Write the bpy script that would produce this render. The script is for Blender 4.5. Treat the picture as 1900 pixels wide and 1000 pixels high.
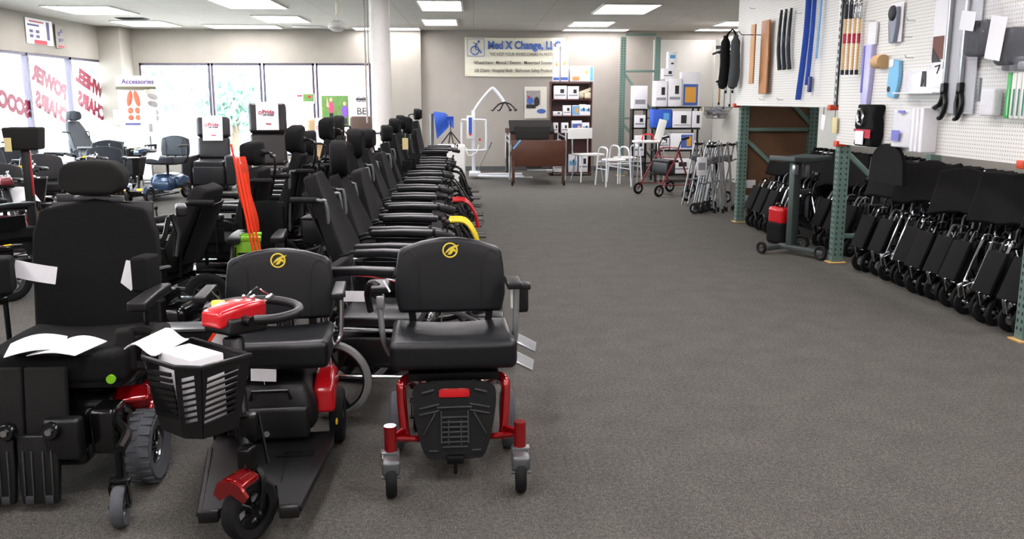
import bpy, bmesh, math, random
from mathutils import Matrix, Vector
random.seed(7)
PI = math.pi
S = bpy.context.scene
C = S.collection
for o in list(bpy.data.objects): bpy.data.objects.remove(o)

# ------------------------------------------------ camera, world, exposure
FPX = 1650.0
PITCH = math.atan(315/FPX)
YAW = math.atan(70/math.hypot(FPX, 315))
cd = bpy.data.cameras.new('camera'); cam = bpy.data.objects.new('camera', cd); C.objects.link(cam)
cd.sensor_width = 36; cd.lens = FPX/1900*36; cd.clip_start = .05; cd.clip_end = 300
cam.location = (0, 0, 1.5); cam.rotation_euler = (PI/2-PITCH, 0, -YAW)
S.camera = cam
w = bpy.data.worlds.new('sky'); S.world = w; w.use_nodes = True
bg = w.node_tree.nodes['Background']
bg.inputs['Color'].default_value = (.86, .93, 1, 1); bg.inputs['Strength'].default_value = 16
LAMP = 17.0
sn = bpy.data.lights.new('sun', 'SUN'); sn.energy = 4; sn.angle = .02; so = bpy.data.objects.new('sun', sn); C.objects.link(so); so.rotation_euler = (math.radians(38), 0, math.radians(25))
S.view_settings.view_transform = 'Standard'; S.view_settings.look = 'None'
S.view_settings.exposure = 0.38; S.view_settings.gamma = 1; S.view_settings.use_curve_mapping = False

# ------------------------------------------------ materials
def lin(h):
    h = h.lstrip('#'); v = [int(h[i:i+2], 16)/255 for i in (0, 2, 4)]
    return tuple(c/12.92 if c <= .04045 else ((c+.055)/1.055)**2.4 for c in v)
MATS = {}
def mat(name, col, rough=.5, metal=0, nz=60, bump=.05, var=.12, coat=0, emis=0, alpha=1, trans=0, sheen=0, spec=.5):
    if name in MATS: return MATS[name]
    m = bpy.data.materials.new(name); m.use_nodes = True; nt = m.node_tree; N = nt.nodes; L = nt.links
    b = N['Principled BSDF']; c = lin(col) if isinstance(col, str) else col
    tc = N.new('ShaderNodeTexCoord'); no = N.new('ShaderNodeTexNoise'); no.inputs['Scale'].default_value = nz; no.inputs['Detail'].default_value = 4
    L.new(tc.outputs['Object'], no.inputs['Vector'])
    mx = N.new('ShaderNodeMix'); mx.data_type = 'RGBA'
    mx.inputs['A'].default_value = (*[x*(1-var) for x in c], 1); mx.inputs['B'].default_value = (*[min(1, x*(1+var)) for x in c], 1)
    L.new(no.outputs['Fac'], mx.inputs['Factor']); L.new(mx.outputs['Result'], b.inputs['Base Color'])
    b.inputs['Roughness'].default_value = rough; b.inputs['Metallic'].default_value = metal
    b.inputs['Coat Weight'].default_value = coat; b.inputs['Alpha'].default_value = alpha
    b.inputs['Transmission Weight'].default_value = trans; b.inputs['Sheen Weight'].default_value = sheen; b.inputs['Specular IOR Level'].default_value = spec
    if bump:
        bp = N.new('ShaderNodeBump'); bp.inputs['Strength'].default_value = bump; bp.inputs['Distance'].default_value = .01
        L.new(no.outputs['Fac'], bp.inputs['Height']); L.new(bp.outputs['Normal'], b.inputs['Normal'])
    if emis: b.inputs['Emission Color'].default_value = (*c, 1); b.inputs['Emission Strength'].default_value = emis
    MATS[name] = m; return m
FAB = mat('black_fabric', '#0e0e0f', .9, nz=400, bump=.25, spec=.25)
FABG = mat('charcoal_fabric', '#1d1c1b', .9, nz=300, bump=.25, spec=.25)
VIN = mat('black_vinyl', '#090b10', .36, nz=500, bump=.12)
PLA = mat('black_plastic', '#0a0b0c', .42, nz=200, bump=.06)
GLO = mat('gloss_black_plastic', '#0b0c0d', .2, nz=20, bump=.01, coat=.4)
BMET = mat('black_metal', '#0b0c0d', .3, .3, nz=80, bump=.03)
GRM = mat('grey_metal', '#6b6e70', .4, .7, nz=80, bump=.03)
CHR = mat('chrome', '#c9cccf', .14, 1, nz=40, bump=.01, var=.04)
ALU = mat('aluminium', '#b3b6b8', .33, .9, nz=90, bump=.02)
RUB = mat('black_rubber', '#101011', .75, nz=150, bump=.2, spec=.3)
RUBG = mat('grey_rubber', '#4a4d52', .8, nz=150, bump=.2)
RUBL = mat('pale_grey_rubber', '#9a9d9c', .75, nz=150, bump=.1)
RED = mat('red_paint', '#93040d', .2, .5, nz=300, bump=.01, coat=1)
REDP = mat('red_plastic', '#c3121c', .25, 0, nz=30, bump=.01, coat=.6)
MAR = mat('maroon_paint', '#7b1a26', .35, .2, coat=.4)
BLU = mat('blue_paint', '#25405f', .3, .3, coat=.6)
NAV = mat('navy_vinyl', '#161f29', .6, nz=300, bump=.1)
YEL = mat('yellow_plastic', '#e8cf22', .4)
GOLD = mat('yellow_thread', '#d8c13a', .6, nz=300)
AMB = mat('amber_lamp', '#ffb21a', .3, emis=6)
AMBR = mat('amber_reflector', '#f2c200', .3)
WHT = mat('white_plastic', '#dcdcd8', .4, bump=.01, var=.03)
WMET = mat('white_enamel', '#d4d8de', .35, .05, bump=.01, var=.04)
PAP = mat('white_paper', '#e9e9ec', .7, nz=30, bump=.03, var=.05)
INK = mat('grey_print', '#8b8b92', .8)
CRM = mat('cream_plastic', '#d8cfb4', .45, var=.04)
ORA = mat('orange_paint', '#c9401f', .45)
ORF = mat('orange_plastic', '#ff3a10', .35, var=.05)
GRN = mat('rack_green', '#627b72', .45, .1, nz=60, var=.1)
LIM = mat('lime_plastic', '#7fc21e', .4)
WOOD = mat('dark_wood', '#4a2520', .4, nz=12, var=.3)
PLY = mat('hardboard_brown', '#62432a', .6, nz=14, var=.2, bump=.02)
TAN = mat('tan_wood', '#b98752', .5, nz=20, var=.15)
BLUF = mat('blue_nylon', '#2453b8', .6, nz=100)
BRZ = mat('brown_laminate', '#4a2a1b', .4, nz=8, var=.25)
PLG = mat('pale_green_vinyl', '#9db8a6', .45)
CLR = mat('clear_film', '#dfe3ee', .15, alpha=.1, bump=.3, nz=30)
DGRN = mat('dull_green_metal', '#48524f', .45, .3)
TXT = mat('blue_ink', '#3f5fa8', .6); TXD = mat('dark_ink', '#3a3a3c', .6); TXR = mat('red_ink', '#b01733', .6)
mat('piping_black', '#0e0f11', .5); mat('tread_grey', '#303235', .5)
LBL = mat('cream_tag', '#d9c98e', .7)

# ------------------------------------------------ mesh builder
def XF(loc=(0, 0, 0), rot=(0, 0, 0)):
    from mathutils import Euler
    return Matrix.Translation(loc) @ Euler(rot).to_matrix().to_4x4()
def smooth(pts, k=4, closed=False):
    P = [Vector(p) for p in pts]; n = len(P); out = []
    rng = range(n if closed else n-1)
    for i in rng:
        if closed: a, b, c, d = P[i-1], P[i], P[(i+1) % n], P[(i+2) % n]
        else: a, b, c, d = P[max(i-1, 0)], P[i], P[i+1], P[min(i+2, n-1)]
        for j in range(k):
            t = j/k; out.append(.5*((2*b)+(c-a)*t+(2*a-5*b+4*c-d)*t*t+(3*b-a-3*c+d)*t**3))
    if not closed: out.append(P[-1])
    return out
def rrect(w_, h_, r, k=4):
    o = []
    for cx, cy, a0 in ((w_/2-r, h_/2-r, 0), (-w_/2+r, h_/2-r, 90), (-w_/2+r, -h_/2+r, 180), (w_/2-r, -h_/2+r, 270)):
        for j in range(k+1):
            a = math.radians(a0+90*j/k); o.append((cx+r*math.cos(a), cy+r*math.sin(a)))
    return o
def circ(x, y, r, n=12): return [(x+r*math.cos(2*PI*i/n), y+r*math.sin(2*PI*i/n)) for i in range(n)]
SPLIT = {'stand_bars', 'label_plate', 'leg_guard', 'side_shroud', 'horizontal_brace', 'diagonal_brace', 'piping', 'push_cane', 'hand_grips', 'legrest', 'posts', 'calf_pads', 'keys_and_knobs', 'leg_tubes', 'back_tubes', 'red_buttons', 'clamp_knobs', 'eyelets', 'charging_sockets', 'cross_bar', 'picture_spots', 'back_posts'}
ONE = {'stand_bars': 'base_bar', 'hand_grips': 'hand_grip', 'posts': 'post', 'calf_pads': 'calf_pad', 'leg_tubes': 'leg_tube', 'back_tubes': 'back_tube', 'red_buttons': 'red_button', 'clamp_knobs': 'clamp_knob', 'eyelets': 'eyelet', 'charging_sockets': 'charging_socket', 'keys_and_knobs': 'knob'}
class MB:
    def __init__(s, M=None): s.bm = bmesh.new(); s.M = M or Matrix(); s.mi = 0
    def add(s, vs, fs, M=None):
        T = s.M @ M if M is not None else s.M
        bv = [s.bm.verts.new(T @ Vector(v)) for v in vs]
        for f in fs:
            try: fa = s.bm.faces.new([bv[i] for i in f]); fa.material_index = s.mi
            except ValueError: pass
        return s
    def rbox(s, c, d, r=.008, k=1, m=1, rot=(0, 0, 0), f=None):
        h = [x/2 for x in d]; r = min(r, *[x*.49 for x in h]); ax = []
        for hh in h:
            i = hh-r; t = [i+r*math.tan(PI/4*j/k) for j in range(1, k+1)]
            ax.append([-x for x in reversed(t)]+[-i+2*i*j/m for j in range(m+1)]+t)
        n = len(ax[0]); vs = []; idx = {}; fs = []
        def V(a, b, e):
            if (a, b, e) in idx: return idx[a, b, e]
            p = Vector((ax[0][a], ax[1][b], ax[2][e])); q = Vector([max(-(h[i]-r), min(h[i]-r, p[i])) for i in range(3)])
            dd = p-q
            if dd.length > 1e-9: p = q+dd.normalized()*r
            if f: p = Vector(f(*p))
            idx[a, b, e] = len(vs); vs.append(p); return idx[a, b, e]
        for i in range(n-1):
            for j in range(n-1):
                for t, fl in ((0, 0), (n-1, 1)):
                    for qd in ([V(t, i, j), V(t, i, j+1), V(t, i+1, j+1), V(t, i+1, j)], [V(i, t, j), V(i+1, t, j), V(i+1, t, j+1), V(i, t, j+1)], [V(i, j, t), V(i, j+1, t), V(i+1, j+1, t), V(i+1, j, t)]):
                        fs.append(qd[::-1] if fl else qd)
        return s.add(vs, fs, XF(c, rot))
    def box(s, c, d, rot=(0, 0, 0)):
        x, y, z = [v/2 for v in d]
        return s.add([(a*x, b*y, e*z) for a in (-1, 1) for b in (-1, 1) for e in (-1, 1)],
            [(0, 1, 3, 2), (4, 6, 7, 5), (0, 4, 5, 1), (2, 3, 7, 6), (0, 2, 6, 4), (1, 5, 7, 3)], XF(c, rot))
    def tube(s, pts, r, n=8, closed=False, sm=0, cap=True, flat=1):
        P = smooth(pts, sm, closed) if sm else [Vector(p) for p in pts]; m = len(P); vs = []; fs = []
        rr = r if isinstance(r, (list, tuple)) else None; up = None
        for i in range(m):
            a = P[i-1] if (i or closed) else P[i]; b = P[(i+1) % m] if (i < m-1 or closed) else P[i]
            t = (b-a).normalized()
            if up is None:
                up = Vector((0, 0, 1)) if abs(t.z) < .9 else Vector((1, 0, 0))
            up = (up-t*up.dot(t)).normalized(); sd = t.cross(up)
            R = rr[min(int(i/(m-1)*(len(rr)-1)+.5), len(rr)-1)] if rr else r
            for j in range(n):
                a_ = 2*PI*j/n; vs.append(P[i]+(sd*math.cos(a_)+up*math.sin(a_)*flat)*R)
        for i in range(m if closed else m-1):
            for j in range(n):
                i2 = (i+1) % m; fs.append((i*n+j, i2*n+j, i2*n+(j+1) % n, i*n+(j+1) % n))
        if not closed and cap: fs += [tuple(range(n)), tuple(range(m*n-1, (m-1)*n-1, -1))]
        return s.add(vs, fs)
    def cyl(s, a, b, r, r2=None, n=16):
        a = Vector(a); b = Vector(b); return s.lathe([(0, 0), (r, 0), (r if r2 is None else r2, (b-a).length), (0, (b-a).length)], a, b-a, n)
    def lathe(s, prof, o=(0, 0, 0), axis=(0, 0, 1), n=20):
        q = Vector(axis).normalized().to_track_quat('Z', 'Y').to_matrix().to_4x4(); M = Matrix.Translation(o) @ q
        vs = []; fs = []; ring = []
        for r, h in prof:
            if r < 1e-6: ring.append((len(vs), 1)); vs.append((0, 0, h))
            else:
                ring.append((len(vs), n)); vs += [(r*math.cos(2*PI*j/n), r*math.sin(2*PI*j/n), h) for j in range(n)]
        for (a, na), (b, nb) in zip(ring, ring[1:]):
            for j in range(n):
                k = (j+1) % n
                if na == 1 and nb == 1: continue
                if na == 1: fs.append((a, b+k, b+j))
                elif nb == 1: fs.append((a+j, a+k, b))
                else: fs.append((a+j, a+k, b+k, b+j))
        return s.add(vs, fs, M)
    def torus(s, c, axis, R, r, n=28, m=8, sq=1):
        pr = [(R+r*math.cos(2*PI*j/m), r*sq*math.sin(2*PI*j/m)) for j in range(m+1)]
        return s.lathe(pr, c, axis, n)
    def ell(s, c, d, rot=(0, 0, 0), n=14):
        m = n//2+1; M0 = s.M; s.M = M0 @ XF(c, rot) @ Matrix.Diagonal((d[0]/2, d[1]/2, d[2]/2, 1))
        s.lathe([(math.sin(PI*i/m), -math.cos(PI*i/m)) for i in range(m+1)], n=n); s.M = M0; return s
    def prism(s, out, th, M=None, holes=()):
        """outline in the local XZ plane, thickness along Y (centred)"""
        b = bmesh.new(); ed = []
        for lp in (out, *holes):
            vv = [b.verts.new((x, -th/2, z)) for x, z in lp]; ed += [b.edges.new((vv[i], vv[(i+1) % len(vv)])) for i in range(len(vv))]
        if holes: bmesh.ops.triangle_fill(b, edges=ed, use_beauty=True, use_dissolve=False)
        else: b.faces.new(list(b.verts))
        g = bmesh.ops.extrude_face_region(b, geom=list(b.faces))
        for v in g['geom']:
            if isinstance(v, bmesh.types.BMVert): v.co.y += th
        bmesh.ops.recalc_face_normals(b, faces=list(b.faces)); b.verts.index_update()
        vs = [v.co.copy() for v in b.verts]; fs = [[v.index for v in f.verts] for f in b.faces]; b.free()
        return s.add(vs, fs, M)
    def sheet(s, fn, nu, nv, th=.003):
        g = [[Vector(fn(i/nu, j/nv)) for j in range(nv+1)] for i in range(nu+1)]; vs = []; fs = []
        W = nv+1; T = (nu+1)*W
        for sgn in (1, -1):
            for i in range(nu+1):
                for j in range(nv+1):
                    du = g[min(i+1, nu)][j]-g[max(i-1, 0)][j]; dv = g[i][min(j+1, nv)]-g[i][max(j-1, 0)]
                    nn = du.cross(dv); nn = nn.normalized() if nn.length > 1e-12 else Vector((0, 0, 1))
                    vs.append(g[i][j]+nn*th/2*sgn)
        for i in range(nu):
            for j in range(nv):
                a, b, c, d = i*W+j, (i+1)*W+j, (i+1)*W+j+1, i*W+j+1
                fs.append((a, b, c, d)); fs.append((T+d, T+c, T+b, T+a))
        for i in range(nu): fs.append((i*W, T+i*W, T+(i+1)*W, (i+1)*W)); fs.append((i*W+nv, (i+1)*W+nv, T+(i+1)*W+nv, T+i*W+nv))
        for j in range(nv): fs.append((j, j+1, T+j+1, T+j)); fs.append((nu*W+j, T+nu*W+j, T+nu*W+j+1, nu*W+j+1))
        return s.add(vs, fs)
    def mesh(s, name, mats):
        bmesh.ops.recalc_face_normals(s.bm, faces=list(s.bm.faces))
        for f in s.bm.faces: f.smooth = True
        for e in s.bm.edges:
            if len(e.link_faces) == 2 and e.calc_face_angle(0) > .72: e.smooth = False
        me = bpy.data.meshes.new(name); s.bm.to_mesh(me); s.bm.free()
        for m in (mats if isinstance(mats, (list, tuple)) else [mats]): me.materials.append(m)
        return me
    def clusters(s):
        """groups of connected pieces whose boxes touch"""
        s.bm.verts.ensure_lookup_table(); seen = set(); bx = []
        for v in s.bm.verts:
            if v in seen: continue
            st = [v]; seen.add(v); isl = []
            while st:
                q = st.pop(); isl.append(q)
                for e in q.link_edges:
                    u = e.other_vert(q)
                    if u not in seen: seen.add(u); st.append(u)
            bx.append([isl, [min(q.co[k] for q in isl)-.003 for k in range(3)], [max(q.co[k] for q in isl)+.003 for k in range(3)]])
        ch = True
        while ch:
            ch = False
            for i in range(len(bx)):
                for j in range(i+1, len(bx)):
                    a, b_ = bx[i], bx[j]
                    if all(a[1][k] < b_[2][k] and b_[1][k] < a[2][k] for k in range(3)):
                        a[0] += b_[0]; a[1] = [min(a[1][k], b_[1][k]) for k in range(3)]; a[2] = [max(a[2][k], b_[2][k]) for k in range(3)]; del bx[j]; ch = True; break
                if ch: break
        return [b_[0] for b_ in bx]
    def build(s, name, mats, parent=None, loc=(0, 0, 0), rot=(0, 0, 0)):
        if name in SPLIT and parent is not None:
            cl = s.clusters()
            if len(cl) > 1:
                first = None
                for c_ in cl:
                    keep = set(c_); ix = {v: i for i, v in enumerate(c_)}; m2 = MB(); vs = [m2.bm.verts.new(v.co) for v in c_]
                    for f in s.bm.faces:
                        if f.verts[0] in keep: nf = m2.bm.faces.new([vs[ix[v]] for v in f.verts]); nf.material_index = f.material_index
                    o = m2.build(ONE.get(name, name), mats, parent, loc, rot); first = first or o
                s.bm.free(); return first
        o = bpy.data.objects.new(name, s.mesh(name, mats)); C.objects.link(o); o.parent = parent
        o.location = loc; o.rotation_euler = rot; return o
def tag(o, label=None, cat=None, group=None, kind=None):
    for k, v in (('label', label), ('category', cat), ('group', group), ('kind', kind)):
        if v: o[k] = v
    return o
def thing(name, label, cat, loc=(0, 0, 0), rz=0, group=None):
    o = bpy.data.objects.new(name, None); C.objects.link(o); o.empty_display_size = .1
    o.location = loc; o.rotation_euler = (0, 0, math.radians(rz)) if not isinstance(rz, tuple) else rz
    return tag(o, label, cat, group)
def struct(o): return tag(o, kind='structure')
def dup(o, loc=None, rz=None, label=None, parent=None):
    c = o.copy(); C.objects.link(c)
    if parent is not None: c.parent = parent
    if loc is not None: c.location = loc
    if rz is not None: c.rotation_euler = (0, 0, math.radians(rz)) if not isinstance(rz, tuple) else rz
    if label: c['label'] = label
    for ch in list(o.children): dup(ch, parent=c)
    return c
def text(body, size, mats, parent=None, loc=(0, 0, 0), rot=(PI/2, 0, 0), th=.002, name='lettering', bold=0, ax='CENTER', sx=1, shear=0):
    cu = bpy.data.curves.new('t', 'FONT'); cu.body = body; cu.size = size; cu.align_x = ax; cu.align_y = 'CENTER'
    cu.extrude = th; cu.offset = bold; cu.shear = shear; cu.resolution_u = 3; t = bpy.data.objects.new('t', cu); C.objects.link(t)
    bpy.context.view_layer.update()
    me = bpy.data.meshes.new_from_object(t.evaluated_get(bpy.context.evaluated_depsgraph_get()))
    bpy.data.objects.remove(t); me.name = name; me.materials.clear(); me.materials.append(mats)
    for v in me.vertices: v.co.x *= sx
    o = bpy.data.objects.new(name, me); C.objects.link(o); o.parent = parent; o.location = loc; o.rotation_euler = rot
    return o
# ------------------------------------------------ the room
def surf_mat(name, kind):
    m = bpy.data.materials.new(name); m.use_nodes = True; nt = m.node_tree; N = nt.nodes; L = nt.links; b = N['Principled BSDF']
    tc = N.new('ShaderNodeTexCoord'); co = tc.outputs['Object']
    def ramp(src, stops):
        r = N.new('ShaderNodeValToRGB'); L.new(src, r.inputs['Fac']); e = r.color_ramp.elements
        while len(e) < len(stops): e.new(.5)
        for x, (p, c) in zip(e, stops): x.position = p; x.color = (*lin(c), 1)
        return r.outputs['Color']
    def noise(sc, det=3):
        n = N.new('ShaderNodeTexNoise'); n.inputs['Scale'].default_value = sc; n.inputs['Detail'].default_value = det; L.new(co, n.inputs['Vector']); return n.outputs['Fac']
    def mul(a, c, f=1, bt='MULTIPLY'):
        x = N.new('ShaderNodeMix'); x.data_type = 'RGBA'; x.blend_type = bt; x.inputs['Factor'].default_value = f
        L.new(a, x.inputs['A']); L.new(c, x.inputs['B']); return x.outputs['Result']
    b.inputs['Roughness'].default_value = .9
    if kind == 'carpet':
        a = ramp(noise(170, 2), [(.32, '#353430'), (.5, '#53514b'), (.68, '#726e65')]); c = ramp(noise(5, 4), [(.3, '#e6e6e6'), (.7, '#ffffff')])
        d = ramp(noise(55, 2), [(.35, '#cccccc'), (.65, '#ffffff')]); L.new(mul(mul(a, c), d), b.inputs['Base Color'])
        bp = N.new('ShaderNodeBump'); bp.inputs['Strength'].default_value = .5; bp.inputs['Distance'].default_value = .008; L.new(noise(260, 2), bp.inputs['Height']); L.new(bp.outputs['Normal'], b.inputs['Normal'])
        b.inputs['Roughness'].default_value = .95
    elif kind == 'ceiling':
        a = ramp(noise(30, 5), [(.35, '#b9b6ae'), (.7, '#c6c3bb')]); br = N.new('ShaderNodeTexBrick'); br.offset = 0; br.inputs['Scale'].default_value = 1
        br.inputs['Brick Width'].default_value = 1.22; br.inputs['Row Height'].default_value = .61; br.inputs['Mortar Size'].default_value = .011
        br.inputs['Color1'].default_value = (1, 1, 1, 1); br.inputs['Color2'].default_value = (.93, .93, .92, 1); br.inputs['Mortar'].default_value = (.72, .72, .7, 1)
        L.new(co, br.inputs['Vector']); L.new(mul(a, br.outputs['Color'], .8), b.inputs['Base Color'])
    elif kind == 'wall': L.new(ramp(noise(3, 4), [(.3, '#8f8b82'), (.7, '#959188')]), b.inputs['Base Color'])
    elif kind == 'wallcool': L.new(ramp(noise(3, 4), [(.3, '#969189'), (.7, '#9c978f')]), b.inputs['Base Color'])
    elif kind == 'pegboard':
        b.inputs['Roughness'].default_value = .5
        sp = N.new('ShaderNodeSeparateXYZ'); L.new(co, sp.inputs[0]); ds = []
        def mt(op, x, y=None):
            q = N.new('ShaderNodeMath'); q.operation = op; L.new(x, q.inputs[0])
            if y is not None:
                if hasattr(y, 'is_linked'): L.new(y, q.inputs[1])
                else: q.inputs[1].default_value = y
            return q.outputs[0]
        for ax in ('X', 'Z'):
            v = mt('SUBTRACT', mt('FRACT', mt('MULTIPLY', sp.outputs[ax], 39.37)), .5); ds.append(mt('MULTIPLY', v, v))
        d = mt('LESS_THAN', mt('ADD', ds[0], ds[1]), .026)
        x = N.new('ShaderNodeMix'); x.data_type = 'RGBA'; L.new(d, x.inputs['Factor']); x.inputs['A'].default_value = (*lin('#dedcd6'), 1); x.inputs['B'].default_value = (*lin('#6f6c66'), 1)
        L.new(x.outputs['Result'], b.inputs['Base Color'])
    elif kind == 'upright':
        sp = N.new('ShaderNodeSeparateXYZ'); L.new(co, sp.inputs[0])
        b.inputs['Base Color'].default_value = (*lin('#5d7f73'), 1); b.inputs['Roughness'].default_value = .45
    elif kind == 'asphalt': L.new(ramp(noise(8, 4), [(.3, '#b9b6b0'), (.7, '#cfccc6')]), b.inputs['Base Color'])
    elif kind == 'brick':
        br = N.new('ShaderNodeTexBrick'); br.inputs['Scale'].default_value = 1; br.inputs['Brick Width'].default_value = .22; br.inputs['Row Height'].default_value = .075; br.inputs['Mortar Size'].default_value = .008
        br.inputs['Color1'].default_value = (*lin('#b5786a'), 1); br.inputs['Color2'].default_value = (*lin('#a56a5e'), 1); br.inputs['Mortar'].default_value = (*lin('#c8bfb6'), 1)
        rt = N.new('ShaderNodeVectorRotate'); rt.rotation_type = 'X_AXIS'; rt.inputs['Angle'].default_value = PI/2; L.new(co, rt.inputs['Vector']); L.new(rt.outputs[0], br.inputs['Vector']); L.new(br.outputs['Color'], b.inputs['Base Color'])
    return m
CARPET = surf_mat('carpet', 'carpet'); CEIL = surf_mat('ceiling_tiles', 'ceiling'); WALL = surf_mat('wall_paint', 'wall'); WALC = surf_mat('wall_paint_cool', 'wallcool')
PEG = surf_mat('pegboard', 'pegboard'); ASP = surf_mat('asphalt', 'asphalt'); BRK = surf_mat('brickwork', 'brick')
CH = 2.92; XL = -7.4; YB = 19.15; YW = 19.0
def slab(name, x0, x1, y0, y1, z0, z1, m, **k):
    return struct(MB().box(((x0+x1)/2, (y0+y1)/2, (z0+z1)/2), (x1-x0, y1-y0, z1-z0)).build(name, m))
slab('floor', -8, 6.4, -4, 19.6, -.1, 0, CARPET); slab('ceiling', -8, 6.4, -4, 19.6, CH, CH+.12, CEIL)
slab('wall_back', -1.12, 6.3, YB, YB+.2, 0, CH, WALC); slab('wall_rear', -8, 6.4, -4.2, -4, 0, CH, WALL)
slab('wall_right', 4.5, 4.65, -4, 11, 0, CH, WALC); slab('wall_far_right', 6.15, 6.3, 11, 19.15, 0, CH, WALC); slab('wall_near_right', 4.65, 6.3, 10.85, 11, 0, CH, WALC)
b = MB(); b.box((-4.55, YW+.1, (2.24+CH)/2), (6.9, .2, CH-2.24)); b.box((-1.62, YW+.1, 1.12), (1.03, .2, 2.24)); b.box((-7.12, YW+.1, 1.12), (.5, .2, 2.24)); b.box((-4.5, YW+.1, .17), (4.8, .2, .34))
struct(b.build('wall_back_window_side', WALL))
b = MB(); b.box((XL-.1, 7.6, (2.27+CH)/2), (.2, 23, CH-2.27)); b.box((XL-.1, 7.5, .17), (.2, 23, .34)); b.box((XL-.1, 2.2, 1.3), (.2, 12.4, 1.95)); struct(b.build('wall_left', WALL))
slab('wall_corner_column', XL, -6.97, 18.35, YW, 0, CH, WALL)
struct(MB().box((1.8, YB-.012, .05), (5.8, .02, .1)).box((6.12, 17, .05), (.02, 4, .1)).build('baseboard_back', mat('baseboard_grey', '#4a4b4d', .6)))
# round white column standing among the chairs
struct(MB().cyl((-1.22, 12, 0), (-1.22, 12, CH), .132, n=32).build('trim_1', mat('column_white', '#e3e1dc', .5)))
struct(MB().cyl((-1.4, 11.86, 1.2), (-1.4, 11.86, CH), .012, n=6).cyl((-1.36, 11.86, 1.9), (-1.36, 11.86, CH), .008, n=6).build('trim_2', mat('conduit', '#a09c96', .5)))
# glazing
FRM = mat('window_frame_bronze', '#4b4654', .4, .4); GLS = mat('window_glass', '#f4f8fa', .02, bump=0, trans=1, var=.01)
GLS.node_tree.nodes['Principled BSDF'].inputs['IOR'].default_value = 1.02
def pane(n, a, b, z0, z1, left=False):
    """storefront pane between a and b along the wall"""
    m = MB(Matrix.Translation((XL-.06, 0, 0)) @ Matrix.Rotation(PI/2, 4, 'Z') if left else Matrix.Translation((0, YW+.06, 0)))
    wd = .045; m.box(((a+b)/2, 0, z1-wd/2), (b-a, .09, wd)); m.box(((a+b)/2, 0, z0+wd/2), (b-a, .09, wd))
    for x in (a+wd/2, b-wd/2): m.box((x, 0, (z0+z1)/2), (wd, .09, z1-z0-.002))
    o = struct(m.build('window_%d' % n, FRM))
    g = MB(Matrix.Translation((XL-.06, 0, 0)) @ Matrix.Rotation(PI/2, 4, 'Z') if left else Matrix.Translation((0, YW+.06, 0)))
    g.box(((a+b)/2, 0, (z0+z1)/2), (b-a-.08, .008, z1-z0-.08)); g.build('glass_pane', GLS, o); return o
for i, (a, b_) in enumerate(((-6.88, -5.44), (-5.42, -4.39), (-4.36, -3.31), (-3.28, -2.14))): pane(i+1, a, b_, .34, 2.24)
LW = [(9.1, 10.6), (10.6, 12.2), (12.2, 13.85), (13.85, 15.5), (15.5, 17.1), (17.1, 18.85)]
lw = [pane(5+i, a, b_, .34, 2.27, True) for i, (a, b_) in enumerate(LW)]
DEC = mat('red_vinyl_lettering', '#7d1030', .5)
for wd, yc, zc, cy in (('WHEEL', 17.95, 1.8, 0), ('CHAIRS', 17.95, 1.36, 0), ('POWER', 16.3, 1.78, 0), ('CHAIRS', 16.3, 1.34, 0), ('SCOOTERS', 14.6, 1.5, 0)):
    k = 3 if wd == 'SCOOTERS' else (4 if yc < 17 else 5)
    text(wd, .36, DEC, lw[k], (XL-.05, yc, zc), (PI/2, math.radians(-17 if wd != 'SCOOTERS' else -12), -PI/2), .002, 'window_lettering', .026, sx=.98)
# outdoors
struct(MB().box((-8, 30, -.2), (90, 70, .1)).build('outdoor_ground', ASP))
bb = thing('brick_building', 'pale brick building across the car park behind the back windows', 'building', (-5.2, 34, -.15))
MB().box((0, 2, 2.6), (3.4, 4, 5.2)).build('wall', BRK, bb); MB().box((0, -.06, 5.1), (3.6, .2, .3)).build('parapet', WHT, bb); MB().box((.9, -.04, 1.6), (.1, .1, 3.2)).build('downpipe', WHT, bb)
LEAF = mat('leaves', '#7d9e8e', .8, nz=3, var=.35); BARK = mat('bark', '#6a5a4c', .9)
def tree(x, y, h, r, label, seed):
    rnd = random.Random(seed); t = thing('tree', label, 'tree', (x, y, -.15), 0, 'trees outside the windows')
    MB().tube([(0, 0, 0), (.05, 0, h*.4), (-.05, .05, h*.75)], [.16, .12, .05], 8, sm=3).build('trunk', BARK, t)
    m = MB()
    for i in range(900):
        a = rnd.random()*2*PI; e = math.acos(rnd.uniform(-1, 1)); q = r*rnd.uniform(.45, 1); s_ = rnd.uniform(.09, .2)
        p = (q*math.sin(e)*math.cos(a), q*math.sin(e)*math.sin(a), h*.62+q*.85*math.cos(e))
        m.add([(-s_, 0, 0), (0, -s_*.5, .03), (s_, 0, 0), (0, s_*.5, .03)], [(0, 1, 2, 3)], XF(p, (rnd.random()*6, rnd.random()*6, rnd.random()*6)))
    m.build('foliage', LEAF, t)
for i, a in enumerate([(-9.6, 27, 3.6, 1.7, 'leafy tree outside the leftmost back window, nearer of the two there'), (-11.6, 30, 4.6, 2.0, 'taller tree further off behind the leftmost back window'), (-14.5, 17.5, 4.6, 2.0, 'leafy tree seen through the left windows behind the lettering'), (-13.5, 23, 4.6, 2., 'tree outside past the far end of the left windows'), (-7.9, 30, 2.4, 1.2, 'small low tree seen through the second back window')]): tree(*a, i)
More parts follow.
